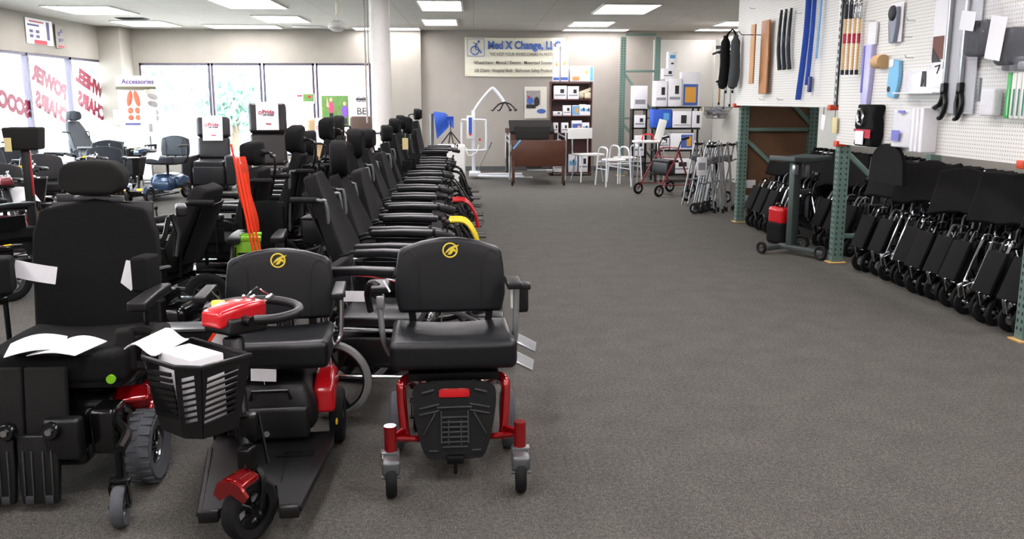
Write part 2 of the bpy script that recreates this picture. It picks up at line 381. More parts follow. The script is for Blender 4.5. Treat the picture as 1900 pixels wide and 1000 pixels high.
# ceiling lights
DIF = mat('light_diffuser', '#fff8fb', .5, bump=0, var=.01, emis=LAMP)
def light(x, y, sx, sy, label, first=[]):
    if not first:
        pass
    t = thing('ceiling_light', label, 'light', (x, y, CH), 0, 'fluorescent ceiling lights')
    m = MB(); wd = .03
    for a in (-1, 1): m.box((a*(sx/2-wd/2), 0, -.012), (wd, sy, .024)); m.box((0, a*(sy/2-wd/2), -.012), (sx-2*wd, wd, .024))
    m.build('frame', WHT, t); MB().box((0, 0, -.008), (sx-2*wd-.002, sy-2*wd-.002, .012)).build('diffuser', DIF, t)
for a in [(-.5, 14.1, .68, 1.5, 'ceiling light just right of the white column, nearer of the two there'), (-.62, 17.05, .66, 1.3, 'ceiling light right of the column, further of the two there'),
          (2.4, 14.5, .9, 1.5, 'large ceiling light above the hospital bed aisle, nearest of the right group'), (2.22, 17.3, .8, 1.1, 'middle ceiling light of the three above the bookcase'), (2.5, 18.72, 1.35, .5, 'long ceiling light against the back wall above the banner end'),
          (5.2, 18.6, 1.3, .5, 'long ceiling light above the white partition at the back right'), (5.05, 17.1, .9, 1.0, 'ceiling light above the partition, nearer the pegboard'),
          (-6.1, 15, 1.05, 1.3, 'ceiling light nearest the left windows'), (-6.15, 17.6, .95, 1.2, 'ceiling light in the far left corner'), (-4.5, 18.2, 1.4, .8, 'long ceiling light above the second back window'),
          (-3.35, 13.95, .9, 1.3, 'ceiling light cut by the top of the picture, left of the fan'), (-3.4, 16.5, .8, 1.3, 'ceiling light between the fan and the back windows'), (-1.75, 18.62, 1.35, .6, 'long ceiling light behind the fan and column')]: light(*a)
for x in (-6.0, -3.5, -1, 1.5, 3.5):
    for y in (-2.5, 0, 2.5, 5, 7.5, 10.3):
        if x == 3.5 and y > 9: continue
        light(x, y, .61, 1.22, 'ceiling light over the near half of the showroom')
vt = MB().box((0, 0, -.006), (.5, .3, .012)); [vt.box((0, -.12+.04*i, -.014), (.44, .008, .012)) for i in range(7)]
tag(vt.build('ceiling_vent', BMET, loc=(-6.05, 16.6, CH)), 'dark grille vent in the ceiling near the left windows', 'vent')
# fan
f = thing('ceiling_fan', 'white ceiling fan hanging left of the round column', 'fan', (-1.8, 12.2, CH))
MB().tube([(0, 0, 0), (.0, 0, -.42)], .012, 8).build('rod', WHT, f); MB().lathe([(0, 0), (.06, 0), (.04, -.06), (0, -.06)]).build('canopy', WHT, f)
MB().tube([(-.05, -.05, 0), (-.02, -.04, -.12), (.04, -.04, -.25), (-.04, -.04, -.4)], .008, 6, sm=4).build('cord', CRM, f)
MB().lathe([(0, 0), (.06, 0), (.11, -.04), (.12, -.09), (.06, -.13), (0, -.13)], (0, 0, -.4)).build('motor', WHT, f)
for k in range(4):
    a = k*PI/2+.12; m = MB(Matrix.Rotation(a, 4, 'Z')); m.box((.14, 0, -.47), (.1, .03, .006)); m.rbox((.37, 0, -.475), (.42, .12, .008), .003, rot=(.12, 0, 0)); m.build('blade', WHT, f)
# posters on the left soffit
def poster(name, label, cat, w_, h_, loc, rot, shapes, bgm=PAP, lettering=()):
    mats = [bgm]+[s_[0] for s_ in shapes]; m = MB(); m.box((0, 0, 0), (w_, .006, h_))
    for i, (_, pts) in enumerate(shapes):
        m.mi = i+1
        for q in pts:
            if len(q) == 4: m.box((q[0], -.0045-.002*i, q[1]), (q[2], .003, q[3]))
            else: m.prism([(q[0]+x, q[1]+z) for x, z in q[4]], .003, XF((0, -.0045-.002*i, 0)))
    o = tag(m.build(name, mats, loc=loc, rot=rot), label, cat)
    for (tx, sz, x, z, mm) in lettering: text(tx, sz, mm, o, (x, -.022, z), (PI/2, 0, 0), .001)
    return o
PUR = mat('purple_print', '#4c4878', .6); SKIN = mat('skin_print', '#d9a789', .6); GRP = mat('green_print', '#5f8a44', .6, nz=8, var=.5); PNK = mat('pink_print', '#e0436f', .6); VIO = mat('violet_print', '#7a4fb0', .6)
WARM = mat('warm_print', '#b65c3c', .6, nz=14, var=.5); GPR = mat('grey_picture', '#8f8a88', .6, nz=14, var=.5); BLK = mat('black_print', '#222226', .6); LBP = mat('light_blue_print', '#5a9fd0', .6); TEA = mat('teal_print', '#5d9a9a', .6); YLP = mat('amber_print', '#d69a3a', .6)
poster('scooter_poster', 'white poster with purple product pictures high on the left wall, the larger one', 'poster', .95, .42, (XL+.015, 15.95, 2.63), (0, 0, PI/2),
       [(PUR, [(.3, .03, .1, .3), (-.22, .1, .4, .03), (-.3, 0, .12, .05), (-.08, 0, .12, .05), (-.3, -.08, .12, .05), (-.08, -.08, .12, .05)]), (TXR, [(0, -.17, .45, .07), (-.1, .16, .5, .02)])])
poster('small_scooter_poster', 'narrower grey poster with purple pictures beside the larger soffit poster', 'poster', .3, .4, (XL+.03, 16.65, 2.6), (0, 0, PI/2), [(PUR, [(-.02, .05, .08, .07), (.08, .1, .07, .06), (0, -.06, .09, .06), (.1, -.05, .05, .05)]), (TXR, [(.03, -.17, .22, .03)])], WALC)
blob = lambda rx, rz, n=10: [(rx*math.cos(2*PI*i/n), rz*math.sin(2*PI*i/n)) for i in range(n)]
poster('children_poster', 'window poster of two people in pink and purple shirts before greenery', 'poster', 1.0, .66, (-2.68, YW-.02, 1.26), (0, 0, 0),
       [(GRP, [(-.22, 0, .55, .64)]), (PNK, [(-.3, .08, 0, 0, blob(.06, .12)), (-.18, -.02, .0, 0, [(-.01, 0), (.02, -.02), (0, .06)])]), (VIO, [(-.02, 0, 0, 0, blob(.07, .13))]), (SKIN, [(-.3, .24, 0, 0, blob(.035, .045)), (-.02, .16, 0, 0, blob(.035, .045)), (-.38, .2, 0, 0, [(-.02, -.1), (.05, -.12), (0, .1)])]),
        (BLK, [(-.3, -.1, .08, .14), (-.02, -.2, .09, .12)]), (TXD, [(.32, .25, .2, .04)]), (WHT, [(.32, 0, .28, .1)])], PAP, [('GO', .14, .33, .24, TXD), ('BE', .2, .33, .0, TXD)])
poster('window_flyer', 'small flyer with red flowers stuck in the third back window', 'flyer', .36, .2, (-3.5, YW-.02, 1.52), (0, 0, 0), [(GRP, [(.06, .02, .22, .15)]), (TXR, [(-.12, .06, .1, .03), (.08, .04, .06, .05)])])
poster('bed_poster', 'poster with a blue-clad group hung between the banner and the bed', 'poster', .47, .66, (1.3, YB-.02, 1.44), (0, 0, 0),
       [(GPR, [(-.05, .1, .3, .3)]), (TXT, [(-.12, .04, 0, 0, blob(.07, .08)), (.12, -.18, 0, 0, blob(.1, .05))]), (BLK, [(.02, .02, 0, 0, blob(.06, .1)), (-.1, -.08, .2, .08)]), (TXR, [(-.15, .12, .04, .04)])], mat('beige_paper', '#cfcdc2', .7))
# shop banner
BAN = mat('banner_vinyl', '#d9d7c3', .5, nz=8, var=.03)
bn = thing('shop_banner', 'cream shop banner with blue lettering high on the back wall', 'banner', (.86, YB-.03, 2.38))
MB().sheet(lambda u, v: ((u-.5)*2.1, .012*math.sin(u*9)*math.sin(v*3), (v-.5)*.79-.01*math.sin(u*PI)), 16, 6, .004).build('cloth', BAN, bn)
lg = MB(); lg.prism(rrect(.36, .36, .01), .004, holes=[rrect(.34, .34, .01)]); lg.M = Matrix(); lg.torus((-.02, 0, -.06), (0, 1, 0), .085, .012, 20, 6); lg.ell((.06, 0, .12), (.05, .01, .05))
lg.tube([(.03, 0, .09), (-.02, 0, .03), (.0, 0, -.04), (.07, 0, -.05), (.12, 0, -.12)], .013, 6); lg.tube([(-.05, 0, .1), (.02, 0, .06), (.0, 0, .0)], .01, 6); lg.build('wheelchair_emblem', TXT, bn, (-.82, -.03, .19))
text('Med X Change, LLC', .22, TXT, bn, (.19, -.03, .23), bold=.008, sx=.84)
text('"WE KEEP YOUR WHEELCHAIRS IN MOTION"',   .1, TXD, bn, (.19, -.03, .05), sx=.72)
text('Wheelchairs · Manual / Electric · Motorized Scooters', .098, TXD, bn, (-.02, -.03, -.12), bold=.001, sx=.8)
text('Lift Chairs · Hospital Beds · Bathroom Safety Products', .098, TXD, bn, (-.02, -.03, -.28), bold=.001, sx=.77)
gr = MB(); [gr.torus((x, -.02, z), (0, 1, 0), .012, .004, 10, 5) for x in (-1.02, 0, 1.02) for z in (.36, -.37)]; gr.build('eyelets', GOLD, bn)
# ------------------------------------------------ shared pieces of chairs
def wheel(par, name, loc, r, w_, tire=RUB, rim=GRM, sp=5, ang=0, tread=0, n=26, ri=.62, rimname='rim'):
    m = MB(); i = r*ri
    m.lathe([(i, -w_*.38), (r*.88, -w_*.5), (r*.97, -w_*.38), (r, -w_*.15), (r, w_*.15), (r*.97, w_*.38), (r*.88, w_*.5), (i, w_*.38), (i, -w_*.38)], axis=(1, 0, 0), n=n)
    if tread:
        for k in range(tread):
            for sx in (-1, 1):
                a = 2*PI*(k+(.5 if sx > 0 else 0))/tread; m.box((sx*w_*.26, math.cos(a)*r*.985, math.sin(a)*r*.985), (w_*.42, r*.13, r*.07), (a-PI/2, 0, 0))
    o = m.build(name, tire, par, loc, (0, 0, math.radians(ang)))
    m = MB(); m.cyl((-w_*.4, 0, 0), (w_*.4, 0, 0), r*.16, n=12); m.torus((0, 0, 0), (1, 0, 0), i*.96, w_*.16, n, 6, 2)
    for k in range(sp):
        a = 2*PI*k/sp; m.box((0, math.cos(a)*i*.52, math.sin(a)*i*.52), (w_*.4, i*.95, r*.09), (a, 0, 0))
    m.build(rimname, rim, o); return o
def caster(par, loc, r, w_=.035, top=.24, fm=BMET, tire=RUB, ang=0, hood=0, off=.04):
    x, y = loc; a = math.radians(ang); m = MB(); g = w_/2+.008
    for s in (-1, 1): m.box((s*g, off/2, r+.0*r+(r*.5)), (.005, .028, r*1.35), (.35, 0, 0))
    m.rbox((0, off*.9, r*2.12), (w_+.03, .045, .02), .006); m.cyl((0, off, r*2.1), (0, off, top), .014, n=10)
    m.cyl((-g-.008, 0, r), (g+.008, 0, r), .007, n=8)
    if hood: m.rbox((0, 0, r*1.72), (w_+.03, r*1.5, r*.75), .016, 2)
    o = m.build('caster', fm, par, (x, y, 0), (0, 0, a)); q = wheel(o, 'caster_wheel', (0, 0, r), r, w_, tire, GRM, 0, n=18, ri=.5); return o
def tap(wb, wt, h, bulge=0, wing=0):
    """deform for a backrest panel: width from bottom to top, side wings forward"""
    def f(x, y, z):
        t = min(1, max(0, z/h+.5)); k = wb+(wt-wb)*t**1.6+bulge*(math.sin(PI*min(1, t*2))*1.3-math.sin(PI*max(0, t*2-1))*.7); k *= math.sqrt(1-.62*(max(0, t-.78)/.22)**2)*math.sqrt(1-.3*(max(0, .15-t)/.15)**2); return (x*k, y-wing*(2*x)**2, z)
    return f
def pad_arm(par, x, z, y0, y1, m=VIN, flip=0):
    q = MB(); L_ = y1-y0; q.rbox((0, 0, 0), (.075, L_, .038), .017, 2, 2, f=lambda a, b, c: (a*(1-.35*(b/L_+.5)), b, c+.006*math.sin((b/L_+.5)*PI))); q.build('arm_pad', m, par, (x, (y0+y1)/2, z), (flip, 0, 0))
def joystick(par, x, y, z):
    q = MB(); q.rbox((0, 0, 0), (.07, .12, .05), .012, 2, rot=(.2, 0, 0)); q.cyl((0, -.015, .02), (0, -.02, .07), .006, n=8); q.ell((0, -.02, .08), (.03, .03, .035), n=10); q.rbox((0, .03, .028), (.05, .04, .006), .002, rot=(.2, 0, 0)); return q.build('joystick', PLA, par, (x, y, z))
def headrest(par, kind, y, z, fm=FAB):
    """pillow on a bracket behind the backrest"""
    m = MB()
    if kind == 'round': m.rbox((0, 0, 0), (.25, .11, .23), .05, 3, 4, f=lambda a, b, c: (a*math.sqrt(1-.5*(c/.116)**2), b-1.8*a*a, c*math.sqrt(1-.5*(a/.126)**2)))
    elif kind == 'wide': m.rbox((0, 0, 0), (.275, .12, .152), .058, 4, 5, f=lambda a, b, c: (a*math.sqrt(1-.45*(c/.077)**2)+.002*math.sin(c*90), b-.9*a*a+.003*math.sin(a*55), c*math.sqrt(1-.3*(a/.139)**4)))
    else: m.rbox((0, 0, 0), (.27, .1, .17), .048, 3, 4, f=lambda a, b, c: (a*math.sqrt(1-.4*(c/.09)**2), b-1.6*a*a, c*math.sqrt(1-.4*(a/.136)**2)))
    o = m.build('headrest', fm, par, (0, y, z)); q = MB(); q.tube([(0, .04, 0), (0, .12, -.01), (0, .13, -.12), (0, .09, -.3)], .009, 8, sm=3); q.rbox((0, .045, 0), (.07, .02, .05), .006)
    q.cyl((-.03, .12, -.02), (.03, .12, -.02), .013, n=8); q.build('headrest_bracket', BMET, o); return o
def cane_handles(par, x0, y, z0, z1, dy=.13, m=BMET, grip=RUB, dz=0.):
    q = MB(); g = MB()
    for s in (-1, 1):
        q.tube([(s*x0, y, z0), (s*x0, y+.02, z1-.04), (s*x0, y+.05, z1), (s*x0, y+dy*.5, z1+.005)], .0105, 8, sm=3); g.cyl((s*x0, y+dy*.4, z1+.004), (s*x0, y+dy+.03, z1+.004+dz), .017, n=10)
    q.build('push_cane', m, par); g.build('hand_grips', grip, par)
def power_chair(label, loc, rz, shroud=GLO, back='contour', bh=.58, rec=14, head=None, joy=1, legs='center', handles=1, hose=None, lat=0, fab=FAB, sh=.5, group='power wheelchairs parked in the middle rows', wm=RUB, cat='power wheelchair', box=0, bw=.46, name='power_wheelchair', armm=VIN):
    t = thing(name, label, cat, loc, rz, group)
    m = MB(); m.rbox((0, .03, .22), (.34, .56, .2), .05, 2, 1, f=lambda a, b, c: (a*(1-.5*max(0, c)), b*(1-.6*max(0, c)), c)); m.rbox((0, .03, .345), (.2, .3, .07), .015); m.build('motor_shroud', shroud, t)
    m = MB()
    for s in (-1, 1): m.tube([(s*.17, -.42, .25), (s*.2, -.2, .2), (s*.2, .25, .2), (s*.17, .4, .25)], .018, 8, sm=3)
    m.cyl((0, .03, .33), (0, .03, sh-.08), .03); m.box((0, .0, sh-.07), (.4, .4, .02)); [m.box((s*.2, 0, sh-.055), (.02, .46, .035)) for s in (-1, 1)]; m.build('base_frame', BMET, t)
    for s in (-1, 1):
        wheel(t, 'drive_wheel', (s*.265, .03, .165), .165, .065, wm, GRM, 5, n=24); caster(t, (s*.18, -.46), .075, top=.26); caster(t, (s*.18, .42), .075, top=.26)
    m = MB(); m.rbox((0, -.02, sh), (.46, .47, .09), .035, 2, 3, f=lambda a, b, c: (a, b, c+(.02*(2*a)**2 if c > 0 else 0)+(-.012 if b < -.2 else 0))); m.build('seat', fab, t)
    R = math.radians(rec); bm_ = MB(); z0 = bh/2
    wv = {'contour': (.98, .68, .13), 'std': (1, .96, 0), 'tall': (.95, .8, .06), 'low': (1, .9, 0)}[back]
    bm_.rbox((0, 0, z0), (bw, .075, bh), .036, 3, 5, f=tap(wv[0], wv[1], bh, wv[2], .07 if back == 'contour' else .03))
    bm_.build('backrest', fab, t, (0, .23, sh+.03), (-R, 0, 0))
    m = MB(); m.sheet(lambda u, v: ((u-.5)*(bw*.62), .045+.02*math.cos((u-.5)*3), .06+v*(bh-.14)), 6, 3, .006); m.build('back_shell', PLA, t, (0, .235, sh+.03), (-R, 0, 0))
    tz = sh+.03+bh*math.cos(R); ty = .23+bh*math.sin(R)
    if handles: cane_handles(t, .19, .27+.1*math.sin(R), sh, min(tz-.08, sh+.46), .15+.1*math.sin(R), GRM if back == 'contour' else BMET)
    for s in (-1, 1):
        m = MB(); m.tube([(s*.25, .25, sh+.02), (s*.26, .25, sh+.17), (s*.26, .1, sh+.19), (s*.26, -.16, sh+.185)], .011, 8, sm=2); m.box((s*.262, .02, sh+.09), (.004, .3, .1)); m.cyl((s*.26, .12, sh-.04), (s*.26, .12, sh+.18), .01, n=8)
        a = m.build('armrest', BMET, t); pad_arm(a, s*.265, sh+.215, -.2, .17, armm)
    if joy: joystick(t, joy*.275, -.27, sh+.2)
    if head: headrest(t, head, ty-.03, tz+.1, fab)
    m = MB()
    if legs == 'center': m.tube([(0, -.2, sh-.07), (0, -.36, sh-.12), (0, -.46, .16)], .02, 8, sm=3); m.rbox((-.09, -.52, .1), (.16, .24, .014), .006); m.rbox((.09, -.52, .1), (.16, .24, .014), .006)
    else:
        for s in (-1, 1): m.tube([(s*.18, -.2, sh-.05), (s*.18, -.3, sh-.07), (s*.17, -.48, .16)], .012, 8, sm=3); m.rbox((s*.12, -.56, .11), (.15, .17, .012), .005, rot=(.15, 0, 0))
    m.build('legrest', BMET, t)
    if legs == 'center': m = MB(); m.rbox((-.08, -.37, .34), (.13, .03, .16), .014, 2, rot=(-.3, 0, 0)); m.rbox((.08, -.37, .34), (.13, .03, .16), .014, 2, rot=(-.3, 0, 0)); m.build('calf_pads', fab, t)
    if lat:
        for s in (-1, 1): m = MB(); m.rbox((s*.2, .18, sh+.28), (.03, .11, .13), .014, 2); m.tube([(s*.215, .2, sh+.28), (s*.23, .3, sh+.27)], .008, 6); m.build('trunk_support', fab, t)
    if hose:
        m = MB()
        for k in range(3): m.tube([(-.15+.12*k, -.3, sh-.02), (-.16+.12*k, -.44, sh-.03), (-.16+.12*k, -.53, sh-.16), (-.15+.12*k, -.56, .2)], .015, 8, sm=4)
        m.build('leg_tubes', hose, t)
    if box: m = MB(); m.rbox((.06, .44, sh+.27), (.16, .14, .13), .012); m.rbox((.06, .44, sh+.34), (.17, .15, .015), .005); m.tube([(0, .4, sh+.2), (-.05, .45, sh+.05), (0, .35, sh-.05)], .007, 6, sm=3); m.box((.06, .44, sh+.349), (.07, .05, .003)); m.build('control_box', PLA, t)
    return t

# ------------------------------------------------ red compact power chair, right of the front row
def emblem(par, r, loc, rot=(0, 0, 0)):
    m = MB(); m.torus((0, 0, 0), (0, 1, 0), r, r*.11, 24, 6, .5)
    m.prism([(-.75*r, -.5*r), (-.55*r, -.1*r), (-.1*r, .35*r), (.5*r, .62*r), (1.3*r, .78*r), (1.0*r, .45*r), (.45*r, .3*r), (.8*r, .1*r), (.85*r, -.35*r), (.5*r, -.1*r), (.2*r, -.5*r), (.05*r, -.6*r), (-.4*r, -.6*r), (-.1*r, -.2*r), (.2*r, .15*r), (-.3*r, -.2*r)], .003)
    return m.build('winged_emblem', GOLD, par, loc, rot)
def vinyl_back(par, w_, h_, loc, rot, em=True):
    m = MB(); m.rbox((0, 0, 0), (w_, .075, h_), .036, 3, 5, f=lambda x, y, z: (x*(1-.1*max(0, z/h_+.5-.45)**2*4*.6-(.05 if z < -h_*.4 else 0)), y+.25*x*x, z-(.9*x*x if z > 0 else 0)))
    o = m.build('backrest', VIN, par, loc, rot)
    q = MB()
    for s in (-1, 1): q.tube([(s*w_*.47, -.02, h_*.2), (s*w_*.36, -.034, h_*.33), (s*w_*.29, -.038, h_*.1), (s*w_*.29, -.037, -h_*.44)], .0022, 6, sm=5)
    q.tube([(-w_*.36, .005, -h_*.42), (-w_*.47, .0, -h_*.2), (-w_*.475, 0, h_*.2), (-w_*.42, .0, h_*.38)], .003, 6, sm=4); q.build('piping', mat('piping_black', '#0e0f11', .5), o)
    if em: emblem(o, .03, (0, -.0405, h_*.33))
    return o
def vinyl_seat(par, w_, d_, z, y=0):
    m = MB(); m.rbox((0, 0, 0), (w_, d_, .12), .057, 4, 5, f=lambda x, yy, c: (x, yy, c-.02*(1-(2*x/w_)**2)*(1 if c > 0 else 0)*(1 if yy > -.1 else .2)+(.012 if yy < -.12 else 0)))
    o = m.build('seat', VIN, par, (0, y, z)); q = MB(); q.tube([(-w_*.44, -d_*.38, .043), (-w_*.2, -d_*.43, .044), (w_*.2, -d_*.43, .044), (w_*.44, -d_*.38, .043)], .002, 6, sm=4); q.build('piping', MATS['piping_black'], o); return o
rc = thing('power_wheelchair', 'compact red-framed power wheelchair with yellow emblem, rightmost of the front row', 'power wheelchair', (-.1, 3.6, 0), 3)
vinyl_seat(rc, .5, .46, .505, -.02); vinyl_back(rc, .475, .325, (0, .2, .755), (-.1, 0, 0))
m = MB(); [m.box((s*.165, .2, .56), (.03, .012, .2), (0, s*.12, 0)) for s in (-1, 1)]; m.cyl((-.18, .2, .5), (.18, .2, .5), .012); m.box((0, .0, .415), (.36, .38, .03)); m.cyl((0, .02, .28), (0, .02, .42), .03); m.cyl((-.1, -.14, .36), (-.1, -.14, .42), .012); m.cyl((.1, -.14, .36), (.1, -.14, .42), .012); m.build('seat_frame', BMET, rc)
m = MB()
for s in (-1, 1):
    m.tube([(s*.05, -.08, .395), (s*.15, -.1, .395), (s*.205, -.14, .385), (s*.21, -.16, .34), (s*.2, -.2, .2), (s*.19, -.2, .16)], .0195, 10, sm=4)
    m.tube([(s*.2, -.2, .2), (s*.245, -.3, .215), (s*.25, -.33, .22)], .015, 8); m.tube([(s*.24, -.28, .2), (s*.14, -.22, .17), (s*.08, -.2, .16)], .013, 8)
    m.cyl((s*.25, -.34, .175), (s*.25, -.34, .275), .024, n=14); m.tube([(s*.205, -.13, .36), (s*.2, .1, .3), (s*.17, .3, .22)], .017, 8, sm=3)
m.rbox((0, -.02, .22), (.3, .3, .2), .03, 2); m.build('frame', RED, rc)
m = MB(XF((0, -.235, .245), (-.1, 0, 0))); ol = smooth([(-.165, .12), (-.13, .155), (0, .165), (.13, .155), (.165, .12), (.155, 0), (.12, -.13), (.07, -.15), (-.07, -.15), (-.12, -.13), (-.155, 0)], 3, True)
hl = [(x, z) for x, z in rrect(.13, .042, .02, 3)]; m.prism([(p[0], p[1]) for p in [(v.x, v.y) for v in [Vector(q) for q in ol]]], .02, holes=[[(x, z+.115) for x, z in hl]])
fp = m.build('footplate', RUB, rc)
m = MB(XF((0, -.248, .246), (-.1, 0, 0)))
for z, wd in ((.13, .05), ):
    for s in (-1, 1): m.rbox((s*.105, 0, z-.005), (wd, .006, .008), .002, rot=(0, s*.25, 0))
for z in (.075, .05): [m.rbox((s*.1, 0, z-.01), (.08, .006, .007), .002, rot=(0, s*.2, 0)) for s in (-1, 1)]; 
for z in (.06, .02, .0, -.02, -.04, -.06, -.08, -.1): m.rbox((0, 0, z), (.1 if z < .05 else .14, .006, .007), .002)
for s in (-1, 1): m.box((s*.053, 0, -.02), (.006, .006, .13)); m.rbox((s*.1, 0, -.005), (.005, .006, .1), .002, rot=(0, s*-.5, 0)); m.rbox((s*.085, 0, -.115), (.035, .006, .007), .002); m.box((s*.025, 0, -.04), (.005, .006, .1))
m.build('tread_ribs', mat('tread_grey', '#303235', .5), fp)
m = MB(XF((0, -.222, .36), (-.1, 0, 0))); m.rbox((0, 0, 0), (.125, .014, .038), .006); m.build('red_badge', REDP, rc)
m = MB(); m.rbox((0, -.27, .1), (.07, .03, .035), .008); m.cyl((0, -.275, .1), (0, -.275, .05), .008); m.ell((0, -.275, .048), (.018, .018, .018)); m.tube([(-.05, -.22, .13), (0, -.26, .09), (.05, -.22, .13)], .009, 8); m.build('footplate_latch', BMET, rc)
for s in (-1, 1):
    wheel(rc, 'drive_wheel', (s*.24, .1, .13), .13, .055, RUBG, GRM, 5, tread=0); caster(rc, (s*.25, -.37), .078, .042, .19, GRM, RUB, s*-4, 1, .03); caster(rc, (s*.16, .33), .06, .03, .2)
m = MB(); m.tube([(-.225, .05, .43), (-.26, .04, .45), (-.285, .0, .53), (-.292, 0, .62), (-.3, .0, .69)], .0125, 10, sm=4); m.rbox((-.292, 0, .685), (.035, .04, .06), .008); a = m.build('armrest', ALU, rc)
m = MB(); m.tube([(-.34, .1, .62), (-.35, .08, .7), (-.33, .02, .76), (-.3, .0, .75)], .014, 8, sm=3); m.rbox((-.29, .02, .745), (.075, .12, .028), .012, 2, rot=(.1, 0, 0)); m.cyl((-.3, 0, .7), (-.3, 0, .745), .018); m.build('arm_pad', PLA, a)
MB().box((-.262, -.055, .76), (.005, .02, .05), (0, -.5, 0)).build('tag', PAP, a)
m = MB(); m.tube([(.225, .05, .43), (.255, .03, .46), (.265, 0, .55), (.27, 0, .76)], .0135, 10, sm=4); a = m.build('armrest', ALU, rc)
m = MB(); m.rbox((.255, .0, .755), (.06, .16, .028), .012, 2); m.rbox((.3, -.06, .752), (.04, .05, .026), .006); m.rbox((.3, .06, .68), (.05, .05, .13), .015, 2); m.build('arm_pad', PLA, a); m = MB(); m.rbox((.262, .04, .68), (.025, .03, .09), .008); m.build('white_label', WHT, a)

# ------------------------------------------------ scooters
CART = ['white carton in the basket of the blue-grey scooter nearest the recliners', 'white carton in the basket of the silver-grey scooter behind the blue-grey one', 'white carton in the basket of the red scooter by the left windows', 'white carton in the basket of the dark scooter with amber lamps', 'white carton in the basket of the black scooter beyond the large headrest', 'white carton in the basket of the silver scooter at the far left', 'white carton in the basket of the navy scooter by the windows']
def scooter(label, loc, rz, body=REDP, seatm=VIN, turn=0, basket=1, four=0, hero=0, group='mobility scooters', sz=.5, papers=1, accent=None):
    t = thing('mobility_scooter', label, 'mobility scooter', loc, rz, None if hero else group); acc = accent or body
    m = MB(); m.add(*(lambda P: ([(x, y, z) for z in (.085, .115) for x, y in P], [tuple(range(len(P)))[::-1], tuple(range(len(P), 2*len(P)))]+[(i, (i+1) % len(P), len(P)+(i+1) % len(P), len(P)+i) for i in range(len(P))]))([(-.17, -.52), (-.1, -.5), (-.07, -.33), (.07, -.33), (.1, -.5), (.17, -.52), (.245, .08), (.24, .2), (-.24, .2), (-.245, .08)]))
    for s in (-1, 1): m.tube([(s*.165, -.515, .105), (s*.24, .06, .11)], .013, 6); m.rbox((s*.135, -.515, .1), (.07, .03, .045), .01)
    if four: m.rbox((0, -.42, .16), (.4, .26, .08), .035, 2)
    m.build('deck', PLA if not four else GLO, t)
    q = MB(); [q.rbox((.1+(.02 if k else 0), -.06-.12*k, .118), (.14, .008, .004), .002) for k in range(1)]; [q.box((x, -.12, .1165), (.003, .36, .003)) for x in (-.08, .08)]; q.box((.12, -.02, .117), (.12, .01, .004)); q.box((.12, -.05, .117), (.12, .01, .004)); q.build('deck_ribs', BMET, t)
    m = MB(); m.rbox((0, .33, .26), (.36, .42, .24), .06, 2, 2, f=lambda x, y, z: (x*(1-.25*max(0, z/.12)), y*(1-.12*max(0, z/.12))-.02, z)); m.rbox((0, .13, .2), (.3, .1, .14), .02, 2); sh_ = m.build('rear_shroud', PLA if hero or not four else body, t)
    if hero:
        q = MB(); q.tube([(-.08, .1, .3), (-.07, .085, .34), (.07, .085, .34), (.08, .1, .3)], .008, 8); q.build('battery_handle', BMET, sh_); q = MB(); q.cyl((-.06, .075, .2), (-.06, .083, .2), .012); q.cyl((-.02, .075, .16), (-.02, .083, .16), .012); q.build('charging_sockets', ALU, sh_)
    for s in (-1, 1):
        w_ = wheel(t, 'rear_wheel', (s*.245, .38, .125), .125, .06, RUB, GRM if not hero else BMET, 5)
        m = MB(); m.rbox((s*.205, .345, .28), (.085, .3, .17), .04, 3, 2, f=lambda x, y, z: (x, y, z-(y*y*2.6 if z > -.05 else 0)-.3*y*0)); fd = m.build('fender', acc if hero or four else body, t)
        MB().rbox((s*.252, .22, .15), (.008, .03, .02), .003).build('reflector', AMBR, fd); MB().rbox((s*.22, .5, .23), (.05, .015, .04), .005).build('tail_light', REDP, fd)
        if four:
            wheel(t, 'front_wheel', (s*.2, -.52, .11), .11, .055, RUB, GRM, 5); m = MB(); m.tube([(s*.2, -.66, .16), (s*.2, -.58, .24), (s*.2, -.48, .24), (s*.2, -.4, .16)], .035, 8, sm=4, flat=.5); m.build('fender', acc, t)
            MB().rbox((s*.14, -.66, .22), (.07, .03, .025), .008).build('indicator', AMB, t)
    if not four:
        a = math.radians(turn); a *= .6 if hero else 1; w_ = wheel(t, 'front_wheel', (0, -.5, .112), .112, .06, RUB, BMET, 7, turn)
        m = MB(XF((0, -.5, 0), (0, 0, a))); m.tube([(-.045, .0, .12), (-.045, .02, .22), (0, .03, .255), (.045, .02, .22), (.045, 0, .12)], .011, 8, sm=3); m.cyl((0, .02, .2), (0, .03, .33), .024); m.rbox((0, 0, .3), (.05, .06, .08), .015, 2); m.build('fork', BMET, t)
        m = MB(XF((0, -.5, 0), (0, 0, a))); m.prism([(-.065, -.03), (-.045, -.055), (0, -.02), (.045, -.055), (.065, -.03), (.04, .02), (.012, .032), (-.012, .032), (-.04, .02)], .012, XF((0, -.112, .235), (.25, 0, 0))); m.rbox((0, -.06, .262), (.1, .1, .02), .009, 2, 4, f=lambda x, y, z: (x, y, z-abs(x)*.45-.8*y*y)); m.build('front_fender', RED, t)
    a = math.radians(turn)
    # steering column
    m = MB(); m.tube([(0, -.48, .22), (-.03, -.38, .46), (-.06, -.29, .69)], [.026, .022, .02], 10); m.tube([(.06, -.44, .25), (.03, -.4, .42)], .006, 6); m.rbox((0, -.42, .38), (.06, .06, .1), .012); m.rbox((-.05, -.33, .6), (.07, .05, .16), .02, 2, rot=(-.32, -.1, 0)); m.build('steering_column', BMET, t)
    H = Matrix.Translation((-.05, -.27, .715)) @ Matrix.Rotation(a, 4, 'Z') @ Matrix.Rotation(-.1, 4, 'X')
